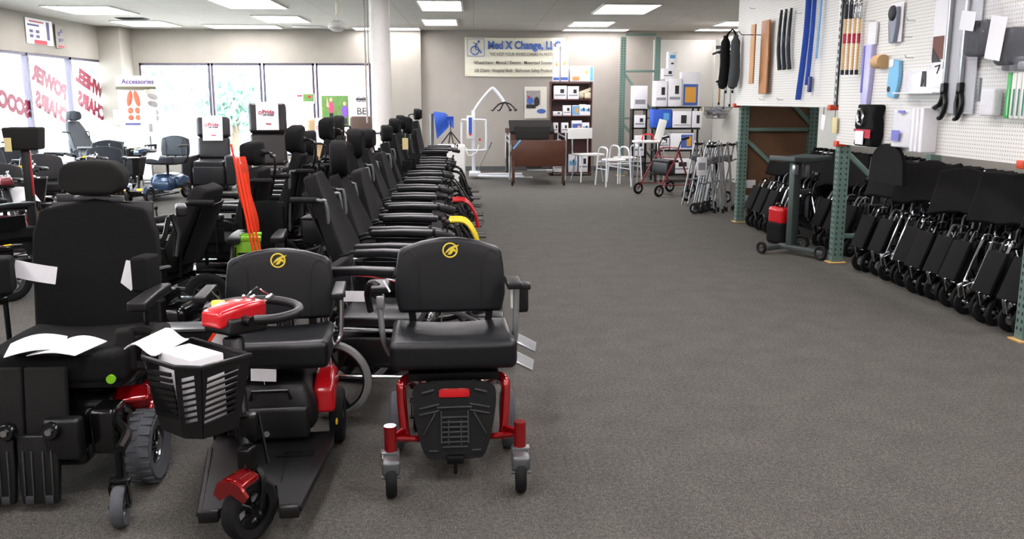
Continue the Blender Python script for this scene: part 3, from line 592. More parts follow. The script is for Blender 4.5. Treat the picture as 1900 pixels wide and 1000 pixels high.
    m = MB(H); m.rbox((0, 0, 0), (.14, .18, .06), .027, 2, 2); m.tube([(-.12, -.03, .03), (-.17, .03, .035), (-.165, .13, .045), (-.1, .2, .055), (0, .215, .06), (.1, .2, .055), (.165, .13, .045), (.17, .03, .035), (.12, -.03, .03)], .017, 10, sm=4); m.cyl((-.1, -.02, .02), (.1, -.02, .02), .018)
    hd = m.build('tiller_head', PLA, t)
    m = MB(H); m.rbox((0, -.01, .052), (.12, .22, .06), .03, 3, 3, f=lambda x, y, z: (x*(1-.25*abs(y/.125)**2), y, z-.25*max(0, -y)-.9*x*x)); m.build('tiller_shell', acc if not four else body, hd)
    m = MB(H); [m.ell((x, y, z), (.016, .016, .016), n=8) for x, y, z in ((-.02, .05, .09), (.02, .05, .09), (0, .08, .09))]; m.tube([(.03, .02, .1), (.05, .04, .13), (.03, .08, .12), (.06, .1, .1)], .003, 5, sm=3); m.rbox((.055, .1, .09), (.02, .05, .006), .002, rot=(.4, .3, .3)); m.cyl((-.09, .02, .06), (-.13, .0, .1), .003, n=6); m.build('keys_and_knobs', CHR, hd)
    m = MB(H); m.rbox((-.08, -.01, .062), (.045, .035, .022), .008); m.build('indicator', AMB, hd) if hero else m.build('indicator', AMBR, hd)
    if hero:
        q = MB(H @ XF((-.12, .02, -.09), (0, .55, .6))); q.box((0, 0, 0), (.06, .002, .075)); q.tube([(0, 0, .035), (.05, 0, .09)], .002, 5); w2 = q.build('hang_tag', PAP, hd); q = MB(H @ XF((-.12, .02, -.09), (0, .55, .6))); q.box((-.026, -.001, 0), (.012, .002, .075)); q.build('orange_stripe', ORF, w2)
    if basket:
        B = Matrix.Translation((-.02, -.36, .42)) @ Matrix.Rotation(a-.12 if hero else a, 4, 'Z') @ Matrix.Translation((0, -.2, 0)); m = MB(B); W, D, Hh = .165, .115, .25
        def wall(p0, p1, q0, q1, slots):
            """tapered basket wall from lower edge p0-p1 to upper edge q0-q1"""
            p0, p1, q0, q1 = map(Vector, (p0, p1, q0, q1)); lw_ = (q1-q0).length; ex = (q1-q0).normalized(); mid = (q0+q1)/2; lo = (p0+p1)/2; ez = (mid-lo); hh = ez.length; ez.normalize(); ey = ez.cross(ex)
            M_ = Matrix([[ex.x, ey.x, ez.x, lo.x], [ex.y, ey.y, ez.y, lo.y], [ex.z, ey.z, ez.z, lo.z], [0, 0, 0, 1]]); a_ = (p1-p0).length/2
            hs = []
            for k in range(8 if slots else 0):
                z = hh*.2+k*hh*.085; s0 = slots
                hs.append([(-s0*.5*lw_, z), (s0*.36*lw_, z+hh*.05), (s0*.36*lw_, z+hh*.105), (-s0*.5*lw_, z+hh*.055)])
            m.prism([(-a_, 0), (a_, 0), (lw_/2, hh), (-lw_/2, hh)], .006, M_, hs)
        b_ = .72; z0 = -.0
        cs = lambda k, z: [(-W*k, D*k, z), (-W*k, -D*.6*k, z), (-W*.55*k, -D*k, z), (W*.55*k, -D*k, z), (W*k, -D*.6*k, z), (W*k, D*k, z)]
        lo, up = cs(b_, 0), cs(1, Hh)
        for i, sl in enumerate((.75, .6, .9, .6, .75, 0)): wall(lo[i], lo[(i+1) % 6], up[i], up[(i+1) % 6], sl if hero else 0)
        m.add([(*v[:2], .003) for v in lo]+[(*v[:2], -.003) for v in lo], [tuple(range(6)), tuple(range(11, 5, -1))]+[(i, (i+1) % 6, 6+(i+1) % 6, 6+i) for i in range(6)]); m.tube(up, .009, 8, closed=True)
        m.build('basket', PLA, t)
        if papers:
            q = MB(); q.rbox((0, .0, .11), (.195, .12, .25), .004); q.box((.0, .0, .2), (.2, .15, .004), (0, .5, 0)) if 0 else None
            g = t.matrix_basis @ B; o = tag(q.build('white_box', PAP), 'white carton sitting in the basket of the '+label, 'carton'); o.matrix_world = g @ XF((0.0, 0, .025), (0, 0, 0)); o['label'] = papers if isinstance(papers, str) else CART.pop(0)
            if hero:
                q = MB(); q.sheet(lambda u, v: ((u-.5)*.13, (v-.5)*.16, .02*math.sin(u*5)+.03*u), 8, 4, .004); o = tag(q.build('paper_sheet', PAP), 'curled white sheet lying over the left rim of the front scooter basket', 'paper'); o.matrix_world = g @ XF((-.15, -.03, .262), (.1, .15, .3))
    # seat
    m = MB(); m.cyl((0, .3, .34), (0, .3, sz-.05), .022); m.box((0, .3, sz-.055), (.3, .28, .015)); m.tube([(0, .46, sz-.05), (0, .53, sz), (0, .55, sz+.14)], .014, 8, sm=3); [m.box((s*.14, .53, sz+.04), (.035, .012, .18), (-.1, 0, 0)) for s in (-1, 1)]; m.build('seat_post', BMET, t)
    vinyl_seat(t, .48, .42, sz, .28)
    o = vinyl_back(t, .475, .32, (0, .55, sz+.215), (-.12, 0, 0), em=hero)
    if seatm is not VIN:
        for ch in t.children:
            if ch.name.split('.')[0] in ('seat', 'backrest'): ch.data.materials[0] = seatm
    for s in (-1, 1):
        m = MB(); m.tube([(s*.16, .4, sz-.05), (s*.235, .4, sz-.04), (s*.27, .42, sz+.02), (s*.275, .44, sz+.2)], .0125, 8, sm=4); ar = m.build('armrest', CHR if hero else BMET, t)
        m = MB(); m.rbox((s*.275, .32, sz+.225), (.05, .26, .03), .012, 2); m.cyl((s*.275, .44, sz+.17), (s*.275, .44, sz+.21), .02); m.build('arm_pad', PLA, ar)
    return t
hs = scooter('red three-wheeled mobility scooter with black basket and yellow seat emblem, in the front row', (-.83, 3.4, 0), 5, REDP, turn=-38, hero=1, sz=.475, papers='white carton sitting in the black basket of the red front scooter')
m = MB(XF((-.02, .08, .41), (.2, .08, 0))); m.box((0, 0, 0), (.1, .002, .055)); m.tube([(0, .0, .0), (.0, .03, -.06)], .002, 5); tag(m.build('price_tag', PAP, hs)); 
# ------------------------------------------------ large power chair, left end of the front row
bc = thing('power_wheelchair', 'large black fabric power wheelchair with headrest and red side shroud, leftmost of the front row', 'power wheelchair', (-1.63, 3.62, 0), 2)
m = MB(); m.rbox((0, -.05, .485), (.53, .5, .11), .04, 3, 4, f=lambda x, y, z: (x, y, z+.006*math.sin(x*40)*math.sin(y*25)+(.018*(3.8*x)**2 if z > 0 else 0))); m.rbox((0, -.06, .425), (.5, .46, .03), .01); m.build('seat', FAB, bc)
m = MB(); m.rbox((0, 0, .3), (.53, .09, .66), .042, 3, 6, f=lambda x, y, z: (x*(1-.0*z)*(1-.18*max(0, (z-.1)/.23)**3), y-.22*x*x, z-.4*max(0, z)*abs(x)*1.2)); m.build('backrest', FAB, bc, (-.03, .3, .445), (-.13, 0, 0))
m = MB(); m.rbox((0, 0, .3), (.44, .03, .62), .012, 1); m.tube([(.2, .03, .42), (.25, .04, .44), (.27, .05, .53), (.27, .12, .535)], .012, 8, sm=3); m.rbox((-.1, .0, .62), (.2, .02, .05), .006); m.build('back_shell', PLA, bc, (-.03, .37, .445), (-.13, 0, 0))
hr_ = headrest(bc, 'wide', .36, 1.165, FABG); hr_.location.x = -.02
m = MB(); m.tube([(-.03, .42, 1.02), (-.03, .44, 1.1), (-.0, .42, 1.16)], .012, 8); m.rbox((-.04, .37, 1.075), (.16, .03, .02), .005); m.rbox((.06, .37, 1.07), (.06, .03, .025), .005); m.build('headrest_mount', GRM, bc)
m = MB(); m.rbox((.29, .52, 1.0), (.05, .16, .05), .024, 3, rot=(.0, 0, .3)); m.tube([(.27, .44, .99), (.29, .45, .9), (.28, .42, .8)], .012, 8); m.build('push_handle', PLA, bc)
for s in (-1, 1):
    x = s*.27-.03; m = MB(); m.rbox((0, 0, 0), (.07, .12, .15), .032, 3, 2); tp = m.build('trunk_support', FAB, bc, (x+s*.015, .08, .79), (0, 0, -s*.25)); MB().tube([(0, .05, 0), (0, .18, -.01), (-s*.1, .2, -.02)], .01, 6).build('support_bracket', BMET, tp)
    m = MB(); m.cyl((s*.32-.01, .1, .5), (s*.32-.01, .1, .69), .011, n=8); m.cyl((s*.32-.01, -.12, .44), (s*.32-.01, -.12, .67), .011, n=8); m.tube([(s*.32-.01, .1, .67), (s*.32-.01, 0, .69), (s*.32-.01, -.16, .685)], .011, 8); a = m.build('armrest', BMET, bc); pad_arm(a, s*.325-.01, .715, -.24, .14, PLA)
m = MB(); m.rbox((0, 0, 0), (.07, .07, .17), .03, 3, 2); [m.torus((.05, 0, 0), (0, 1, 0), .075, .022, 20, 8)]; m.rbox((.13, .03, .02), (.08, .2, .1), .03, 2); m.build('thigh_guide', FABG, bc, (.24, -.17, .53), (0, 0, .3))
m = MB(); m.cyl((0, 0, 0), (0, -.012, 0), .017, n=18); m.build('green_power_button', LIM, bc, (.235, -.33, .46))
m = MB(); m.rbox((0, .04, .26), (.4, .6, .22), .05, 2); m.rbox((0, .02, .4), (.3, .4, .08), .02); m.rbox((-.02, -.3, .22), (.3, .12, .2), .03, 2); m.tube([(.13, -.22, .33), (.2, -.25, .33), (.26, -.24, .3)], .022, 8); m.rbox((.2, -.3, .26), (.1, .14, .18), .02, 2); m.build('base', GLO, bc)
m = MB(); m.rbox((.29, .0, .3), (.1, .36, .12), .04, 3, 3, f=lambda x, y, z: (x, y, z-1.8*y*y)); m.rbox((.25, -.17, .33), (.13, .09, .07), .025, 2, rot=(.5, 0, .3)); m.rbox((-.3, 0, .3), (.1, .3, .12), .04, 2); m.build('side_shroud', RED, bc)
for s in (-1, 1):
    wheel(bc, 'drive_wheel', (s*.315, -.22, .145), .145, .095, RUBG, CHR, 6, tread=22, ri=.55); caster(bc, (s*.335, -.62), .075, .045, .27, BMET, RUBG, 8, 0, .04); caster(bc, (s*.22, .4), .07, .04, .26)
    m = MB(); m.tube([(s*.2, -.28, .28), (s*.3, -.4, .27), (s*.335, -.58, .27)], .02, 8, sm=3); m.build('caster_arm', BMET, bc)
m = MB(XF((0, -.36, .3), (-.12, 0, 0))); [m.rbox((x, 0, .08), (.15, .035, .27), .016, 2) for x in (-.16, .0)]; m.rbox((-.08, .03, .06), (.26, .02, .25), .008); m.build('calf_pads', FABG, bc)
for x in (-.155, .0):
    m = MB(XF((x, -.46, .16), (-.08, 0, 0))); m.rbox((0, 0, 0), (.145, .03, .26), .018, 2, 2, f=lambda a, y, z: (a*(1-.1*(z<-.1)), y, z)); o = m.build('footplate', PLA, bc)
    m = MB(XF((x, -.478, .16), (-.08, 0, 0))); [m.rbox((a, 0, -.01), (.006, .006, .17), .002) for a in (-.05, -.02, .02, .05)]; [m.rbox((a, 0, -.11), (.03, .006, .03), .003) for a in (-.035, .035)]; m.build('footplate_ribs', mat('tread_grey', '#303235', .5), o)
    m = MB(); m.lathe([(0, 0), (.034, 0), (.036, .02), (.028, .035), (0, .035)], (x+.06, -.46, .31), (0, -1, .1), 8); m.build('adjustment_knob', GLO, bc); m = MB(); m.cyl((x+.06, -.494, .314), (x+.06, -.505, .315), .012); m.build('knob_bolt', CHR, bc)
m = MB(); m.rbox((.09, -.44, .27), (.13, .06, .16), .025, 2); m.rbox((-.23, -.44, .27), (.13, .06, .16), .025, 2); m.build('leg_guard', PLA, bc)
m = MB(XF((-.21, .13, .79), (0, .2, 0))); m.sheet(lambda u, v: ((u-.5)*.17, -.01*math.sin(u*3), (v-.5)*.075), 6, 2, .002); [m.box((x, -.012, z), (.05, .002, .004)) for x in (-.03, .04) for z in (-.02, 0, .02)] if 0 else None; m.build('instruction_tag', PAP, bc)
m = MB(XF((.185, .11, .78), (0, .35, 0))); m.prism([(-.03, -.05), (.02, -.07), (.04, 0), (.02, .06), (-.035, .05)], .002); m.build('white_tag', PAP, bc)
# booklets on the seat
for i, (x, y, rz, lb, w_) in enumerate(((-1.68, 3.36, .35, 'open white leaflet lying on the seat of the large left power chair', .2), (-1.56, 3.35, -.2, 'white booklet under the leaflet on the large left power chair seat', .2))):
    m = MB(); m.sheet(lambda u, v: ((u-.5)*w_, (v-.5)*.2, .012*math.sin(u*PI)*(1+v)), 8, 4, .003); tag(m.build('leaflet', PAP, loc=(x, y, .572-.006*i), rot=(.0, -.05, rz)), lb, 'leaflet')
# ------------------------------------------------ middle rows
fr_ = thing('folding_ramp', 'black ramp case with silver edge rails between the large chair and the red scooter', 'ramp', (-1.42, 4.55, 0), 3)
MB().rbox((0, 0, .17), (.42, .2, .34), .012).build('case', PLA, fr_)
for z_ in (.35, .27): MB().rbox((0, -.03, z_), (.44, .16, .016), .004).build('edge_rail', ALU, fr_)
MR = 'power wheelchairs of the middle row, fronts to the aisle'
# row B: faces the aisle (right)
tc_ = thing('power_wheelchair', 'grey-tyred wheelchair with chrome frame and extended footplates, behind the two front seats', 'power wheelchair', (-.5, 4.35, 0), 84)
for s in (-1, 1):
    wheel(tc_, 'rear_wheel', (s*.27, .16, .19), .19, .04, RUBL, PLA, 6, n=36, ri=.84); caster(tc_, (s*.22, -.33), .07, .03, .24)
    m = MB(); m.tube([(s*.235, .22, .66), (s*.235, .2, .45), (s*.235, .16, .2), (s*.235, -.28, .2), (s*.235, -.3, .42), (s*.235, .2, .43)], .011, 8); m.tube([(s*.25, .17, .45), (s*.25, .16, .68), (s*.25, -.12, .68), (s*.25, -.22, .6), (s*.25, -.24, .43)], .01, 8, sm=3)
    m.tube([(s*.2, -.3, .42), (s*.2, -.42, .4), (s*.19, -.62, .3), (s*.19, -.68, .27)], .011, 8, sm=2); m.build('side_frame', CHR, tc_); pad_arm(tc_, s*.25, .71, -.15, .16)
    m = MB(); m.rbox((0, 0, 0), (.17, .12, .01), .004); [m.box((-.06+.02*k, 0, .006), (.006, .1, .003)) for k in range(7)]; m.build('footplate', ALU, tc_, (s*.16, -.74, .27), (.45, 0, 0))
m = MB(); m.rbox((0, -.05, .46), (.44, .4, .05), .02, 2); m.build('seat', VIN, tc_); m = MB(); m.rbox((0, .2, .6), (.43, .05, .2), .02, 2); m.build('backrest', FAB, tc_)
m = MB(); m.rbox((0, -.02, .3), (.36, .36, .16), .02, 2); m.tube([(-.2, -.25, .2), (.2, -.25, .2)], .012, 8); m.tube([(-.2, .1, .2), (.2, .1, .2)], .012, 8); m.build('battery_tray', PLA, tc_)
MB().box((-.28, .03, .6), (.003, .12, .05)).build('specification_label', PAP, tc_)
rowB = [(5.02, dict(back='contour', bh=.6, rec=22, box=1, legs='swing'), 'dark box behind its tall back, first behind the front row'),
 (5.68, dict(back='contour', bh=.54, rec=21, head='round'), 'round headrest and contoured back, second behind the front row'),
 (6.32, dict(back='std', bh=.5, rec=13, hose=None, legs='swing'), 'square low back, third behind the front row'),
 (6.98, dict(back='contour', bh=.58, rec=22, head='round', shroud=mat('navy_paint', '#1c2a6e', .3, .2, coat=.5)), 'dark blue base, next to the one with yellow tubes'),
 (7.7, dict(back='contour', bh=.58, rec=20, hose=YEL, head='pillow'), 'bright yellow leg tubes facing the aisle'),
 (8.45, dict(back='tall', bh=.5, rec=16, head=None, legs='swing'), 'plain black legs between the yellow-tubed and red-tubed chairs'),
 (9.25, dict(back='contour', bh=.56, rec=18, head='pillow', hose=REDP, shroud=RED), 'red leg tubes facing the aisle'),
 (10.1, dict(back='contour', bh=.6, rec=14, head='pillow', lat=1, shroud=RED), 'red base, just beyond the red-tubed chair'),
 (11.0, dict(back='tall', bh=.62, rec=14, head='pillow', lat=1), 'tall back and side supports, next to the round column'),
 (11.95, dict(back='contour', bh=.55, rec=14, head='round', legs='swing'), 'round headrest, in front of the column base'),
 (12.95, dict(back='std', bh=.5, rec=8, sh=.56), 'wide black seat and low back, last but one of the row'),
 (13.9, dict(back='tall', bh=.6, rec=10, head='pillow', sh=.56), 'black headrest before the blue sling, last of the row')]
for i, (Y, kw, d) in enumerate(rowB):
    power_chair('aisle-facing power chair, '+d, (-.46-.012*i+random.uniform(-.02, .02), Y, 0), 90+random.uniform(-4, 4), lat=kw.pop('lat', 0), group=MR, joy=(-1)**i, **kw)
tag(MB().box((0, 0, 0), (.002, .07, .13)).tube([(0, 0, .06), (0, 0, .12)], .002, 4).build('cream_tag', LBL, loc=(-.8, 10.4, 1.0), rot=(0, 0, 1.3)), 'cream price tag hanging on a chair beside the column', 'tag')
rowA = [(5.3, dict(back='tall', bh=.52, rec=24, bw=.5, legs='center'), 'back to the orange flags, nearest of those facing left', -1.98),
 (6.35, dict(back='tall', bh=.52, rec=14, head='pillow', legs='swing'), 'rounded headrest, second of those facing left', -1.85),
 (7.1, dict(back='contour', bh=.58, rec=14, head='round'), 'third of those facing left, just right of the orange flags', -1.72),
 (7.95, dict(back='contour', bh=.5, rec=12, head='round', legs='swing'), 'fourth of those facing left', -1.75),
 (8.9, dict(back='contour', bh=.6, rec=12, head='round', hose=None), 'fifth of those facing left', -1.75),
 (9.9, dict(back='tall', bh=.6, rec=12, head='round', fab=FABG), 'charcoal cloth, sixth of those facing left', -1.8),
 (10.9, dict(back='std', bh=.5, rec=10, head='pillow'), 'seventh of those facing left, before the brown recliner', -1.95)]
for i, (Y, kw, d, X) in enumerate(rowA):
    power_chair('window-facing power chair, '+d, (X, Y, 0), -90+random.uniform(-8, 8), group='power wheelchairs facing the windows', joy=1, **kw)
# wheelchair between the rows carrying the green box
def manual_chair(label, loc, rz, W=.46, fm=BMET, calf=1, group=None, name='manual_wheelchair', red=0, ang=0, handles=1, foot=1):
    t = thing(name, label, 'wheelchair', loc, rz, group); fold = W < .4
    for s in (-1, 1):
        x = s*(W/2+(.02 if fold else .035)); wheel(t, 'rear_wheel', (x, .16, .3), .3, .028, RUBG, PLA, 6, n=30, ri=.93); MB().torus((x+s*(.016 if fold else .025), .16, .3), (1, 0, 0), .25, .007, 30, 6).build('handrim', CHR if not fold else GRM, t)
        caster(t, (s*(W/2-.01), -.5 if fold else -.36), .09, .028, .26, fm, RUB, s*12)
        x = s*W/2; m = MB(); m.tube([(x, .26, .86), (x, .24, .5), (x, .22, .2), (x, -.28, .2), (x, -.33, .28), (x, -.33, .5), (x, .24, .5)], .0115, 6); m.tube([(x, .24, .5), (x, .24, .7), (x, -.2, .7), (x, -.28, .62), (x, -.3, .5)], .0105, 6); m.box((x, -.02, .6), (.004, .36, .16)); fr = m.build('side_frame', fm, t)
        pad_arm(t, x, .72, -.2, .14)
    a_ = W/2; m = MB(); m.tube([(-a_, -.1, .2), (a_, -.1, .49)], .01, 6); m.tube([(a_, -.1, .2), (-a_, -.1, .49)], .01, 6); m.tube([(-a_, .1, .2), (a_, .1, .49)], .01, 6); m.tube([(a_, .1, .2), (-a_, .1, .49)], .01, 6); m.build('cross_brace', fm, t)
    up = .09 if fold else -.01
    m = MB(); m.sheet(lambda u, v: ((u-.5)*W, -.26+v*.44, .5+up*math.sin(u*PI)), 8, 4, .008); m.build('seat', VIN, t)
    m = MB(); m.sheet(lambda u, v: ((u-.5)*W, .27+(.1 if fold else .03)*math.sin(u*PI)+.02*v, .52+v*.36), 8, 4, .008); m.build('backrest', FAB, t)
    if handles: cane_handles(t, W/2, .25, .8, .91, .13, fm)
    if foot:
        for s in (-1, 1):
            x = s*(W/2-.02); m = MB(); m.tube([(x, -.32, .56), (x, -.38, .57), (x, -.42, .52), (x, -.53, .26), (x, -.55, .2)], .0105, 6, sm=2); m.rbox((x-s*.02, -.55, .2), (.014, .12, .1), .005, rot=(.3, 0, 0)) if fold else m.rbox((x-s*.07, -.62, .1), (.14, .15, .012), .005); l = m.build('legrest', CHR if s > 0 and fold else fm, t)
            if calf: m = MB(); m.rbox((0, 0, 0), (.16, .03, .3 if fold else .26), .014, 2, rot=(-.42, 0, 0)); m.build('calf_pad', FAB if fold else VIN, l, (x-s*.02, -.5-.04*s*fold, .36))
    return t
m1 = manual_chair('half-folded black wheelchair between the two chair rows carrying the lime box', (-1.26, 5.2, 0), 6, .24, BMET, 0, handles=0, foot=0)
m = MB(); m.rbox((0, 0, .1), (.14, .13, .2), .012); m.rbox((0, 0, .21), (.15, .14, .03), .008, rot=(0, .04, 0)); m.rbox((.02, 0, .23), (.12, .06, .014), .005); g = thing('battery_box', 'lime green equipment box between the chair rows, left of the orange flags', 'box', (-1.31, 5.12, .51), 15); m.build('body', LIM, g)
MB().rbox((-.0, -.068, .13), (.12, .006, .012), .002).box((0, 0, .238), (.07, .04, .003)).build('label_plate', BMET, g)
for i in range(3):
    f = thing('safety_flag_pole', ('orange flag pole between the chair rows, leftmost and tallest', 'orange flag pole between the chair rows, the middle one', 'orange flag pole between the chair rows, the right one')[i], 'flag pole', (-1.21+.015*i, 4.98+.03*i, .42), 0, 'orange flag poles')
    MB().tube([(0, 0, 0), (-.06-.005*i, 0, .4), (-.13+.008*i, .02, .84-.08*i)], .006, 6).build('pole', ORF, f)
    if i != 1: continue
    m = MB(); m.sheet(lambda u, v: (-.135+.008*i+.07*(v-.4)+.006*math.sin(u*9)+.06*(1-u), .025+.01*math.sin(v*7+i), .4+u*.42-.05*i), 10, 4, .002); m.build('flag_sleeve', mat('orange_film', '#ff4a22', .25, bump=.3, nz=20, alpha=.5), f)
# ------------------------------------------------ far left: scooters, chairs, recliners
SG = 'mobility scooters by the left windows'
scooter('blue-grey four-wheeled scooter with flat navy seat, nearest the recliners', (-4.83, 13.75, 0), -14, BLU, NAV, 0, 1, 1, group=SG, sz=.58)
scooter('four-wheeled scooter with white-papered basket, left of the blue-grey one', (-5.6, 14.0, 0), 25, mat('silver_paint', '#8d97a3', .3, .5, coat=.4), NAV, 0, 1, 1, group=SG)
scooter('red three-wheeled scooter by the left windows, in line with the middle glass lettering', (-5.9, 12.2, 0), 60, RED, NAV, 0, 1, 0, group=SG)
scooter('four-wheeled dark scooter with amber front lamps, behind the large left headrest', (-4.95, 10.3, 0), 20, GLO, VIN, 0, 1, 1, group=SG)
scooter('dark scooter with amber lamp low beside the black post, nearest the camera of its row', (-4.5, 8.75, 0), 35, MAR, VIN, 0, 0, 1, group=SG)
scooter('black scooter with full basket directly beyond the large headrest', (-4.95, 12.0, 0), 15, GLO, NAV, 0, 1, 1, group=SG)
scooter('silver scooter at the far left edge by the window', (-6.3, 10.6, 0), 50, mat('silver_paint', '#8d97a3', .3, .5), VIN, 0, 1, 1, group=SG)
scooter('navy scooter further along the left windows', (-6.5, 16.1, 0), 70, NAV, NAV, 0, 1, 0, group=SG)
for a in (('grey power chair with tall reclined back and headrest before the left windows', (-6.35, 15.4, 0), 70, dict(back='tall', bh=.66, rec=24, head='pillow', fab=NAV)), ('low-backed grey power chair just left of the tall reclined one', (-6.3, 13.3, 0), 75, dict(back='std', bh=.45, rec=10, fab=NAV)), ('low-backed power chair with grey seat at the far left', (-6.0, 11.6, 0), 60, dict(back='std', bh=.4, rec=20, fab=NAV))):
    power_chair(a[0], a[1], a[2], group=None, cat='power wheelchair', **a[3])
power_chair('black power wheelchair seen from behind at the left picture edge', (-3.72, 6.9, 0), 150, back='tall', bh=.6, rec=8, group=None, shroud=GLO, box=1, bw=.52)
st = thing('display_stand', 'black post stand with a padded box top and white foot at the far left', 'stand', (-4.02, 8.2, 0), 5)
MB().rbox((0, 0, .6), (.07, .06, 1.1), .008).build('post', PLA, st); MB().rbox((0, 0, 1.16), (.29, .2, .2), .02, 2, 1, f=lambda x, y, z: (x*(1+.6*z), y, z)).build('top_box', FABG, st); MB().rbox((.06, -.04, .02), (.34, .3, .035), .015, 2).build('foot', WHT, st)
m = MB(); m.rbox((.05, -.03, .2), (.12, .1, .1), .02); m.tube([(0, -.03, .28), (.1, -.06, .18), (.16, -.06, .06)], .015, 6); m.build('clamp', BMET, st); MB().box((-.1, -.11, 1.11), (.06, .004, .12)).build('cream_tag', LBL, st); MB().rbox((.045, -.035, .9), (.012, .01, .5), .003).build('red_strip', REDP, st)
for i, (x, y, z, lb) in enumerate(((-4.8, 13.5, .645, 'white card on the navy seat of the blue-grey scooter'), (-5.95, 12.3, .57, 'white sheet on the seat of the red scooter by the windows'), (-5.0, 10.1, .57, 'white sheet on the seat of the dark scooter behind the large headrest'), (-4.3, 8.6, .57, 'white card on the seat of the scooter beside the black post'), (-6.0, 11.6, .57, 'white sheet on the low-backed grey chair at the far left'), (-6.3, 13.3, .57, 'white sheet on the low-backed grey chair beside the tall one'))):
    tag(MB().sheet(lambda u, v: ((u-.5)*.26, (v-.5)*.2, .03*math.sin(u*3)+.06*v), 6, 4, .004).build('paper_sheet', PAP, loc=(x, y, z), rot=(.3, 0, .3*i)), lb, 'paper')
def recliner(label, loc, rz, m_, h=1.1, wing=.0, nm='lift_recliner'):
    t = thing(nm, label, 'recliner', loc, rz, 'recliners before the back windows'); k = MB(); k.rbox((0, .0, .165), (.58, .6, .33), .05, 2); k.build('base', m_, t)
    k = MB(); k.rbox((0, -.08, .42), (.5, .56, .16), .065, 3, 3); k.rbox((0, -.36, .26), (.5, .09, .3), .04, 2); k.build('seat', m_, t)
    k = MB(); zz = h-.45; k.rbox((0, .0, zz*.3), (.54, .2, zz*.5), .08, 3, 3); k.rbox((0, -.02, zz*.78), (.56, .22, zz*.46), .09, 3, 3); k.build('backrest', m_, t, (0, .3, .45), (-.16, 0, 0))
    for s in (-1, 1): k = MB(); k.rbox((s*.35, -.04, .34), (.17, .7, .5), .07, 3, 2); k.build('armrest', m_, t)
    return t
LD = mat('dark_leather', '#1f1a18', .4, nz=60, bump=.2); LB = mat('brown_leather', '#4e3a30', .45, nz=60, bump=.2); LT = mat('tan_leather', '#a88e68', .5, nz=60, bump=.15); LG = mat('black_leather', '#151518', .38, nz=60, bump=.2)
for (lb, loc, rz, m_, h, cl) in (('black leather recliner with white headrest cover, left of the tall brown one', (-4.45, 15.35, 0), 6, LG, 1.2, 'left'), ('tall dark brown recliner raised high with white headrest cover', (-3.1, 13.6, 0), 10, LD, 1.44, 'tall'), ('tan leather recliner with white headrest cover', (-2.5, 14.9, 0), 2, LT, 1.17, 'tan'), ('brown leather recliner without a cover beside the white column', (-1.95, 15.9, 0), 0, LB, 1.2, None)):
    r = recliner(lb, loc, rz, m_, h)
    if cl:
        M_ = r.matrix_basis @ XF((0, .3, .45), (-.16, 0, 0)); zt = (h-.45)
        c_ = MB(M_); W2 = .165 if cl != 'tan' else .15
        c_.sheet(lambda u, v: ((u-.5)*2*W2, -.155 if v < .8 else -.155+(v-.8)*1.3, zt*.99-.40+min(v, .8)*.53+(.006 if v > .8 else 0)), 6, 10, .004)
        o = c_.build('headrest_cover', PAP); tag(o, {'left': 'white printed headrest cover on the black recliner', 'tall': 'white printed headrest cover on the tall brown recliner', 'tan': 'white printed headrest cover on the tan recliner'}[cl], 'headrest cover', 'printed headrest covers')
        for tx, sz, z, mm in (('Pride', .085, -.13, TXR), ('LIFT CHAIRS', .028, -.175, TXD), ('Pride', .035, -.31, TXR)):
            q = text(tx, sz, mm, o, th=.001, bold=.002); q.matrix_local = M_ @ XF((.015, -.16, zt*.99+z), (PI/2, 0, 0))
        q = MB(M_); q.torus((-.105, -.159, zt*.99-.14), (0, 1, 0), .022, .005, 14, 5); q.build('logo_ring', TXR, o)
# accessories display
ad = thing('accessories_display', 'white accessories display board with product pictures by the corner', 'display', (-6.3, 17.3, 0), 4)
m = MB(); m.rbox((-.12, 0, .9), (.5, .05, 1.75), .01); m.rbox((.22, .1, .95), (.34, .05, 1.3), .01, rot=(0, 0, -.1)); m.rbox((0, 0, .03), (.8, .4, .05), .01); m.build('panel', WHT, ad); MB().rbox((-.02, -.03, 1.84), (.72, .06, .2), .01).build('header', WHT, ad)
text('Accessories', .12, mat('purple_ink', '#5a3f7a', .6), ad, (.02, -.065, 1.83), bold=.003)
MB().rbox((-.02, -.06, 1.715), (.72, .04, .05), .008).build('header_rail', mat('olive_rail', '#5a5238', .5), ad)
m = MB(); [m.ell((-.16+.13*a, -.03, z), (.1, .012, h_), (0, .2*(1-2*a), 0)) for a in (0, 1) for z, h_ in ((1.52, .3), (1.3, .12), (1.17, .1))]; m.build('warm_pictures', WARM, ad); m = MB(); [m.ell((.24, .068, z), (.22, .012, .11), (0, .3, 0)) for z in (1.56, 1.42, 1.28, 1.17)]; m.build('grey_pictures', GPR, ad); MB().box((-.1, -.03, 1.05), (.34, .006, .04)).build('purple_strip', PUR, ad)
sg = thing('white_sign_board', 'plain white sign board standing right of the accessories display', 'sign', (-5.9, 16.6, 0), 4); MB().rbox((0, 0, 1.1), (.28, .02, .5), .004).build('board', PAP, sg); MB().cyl((0, .02, .02), (0, .02, .86), .012).rbox((0, 0, .015), (.3, .3, .02), .008).build('stand', GRM, sg); MB().box((.03, -.012, 1.0), (.06, .003, .14)).build('picture', GPR, sg)
tag(MB().rbox((-7.12, 18.32, 1.15), (.14, .06, .3), .01).rbox((-6.98, 18.31, 1.15), (.1, .05, .26), .01).build('wall_box', mat('box_beige', '#cdc8bc', .5)), 'beige wall box on the corner column beside the left windows', 'wall box')
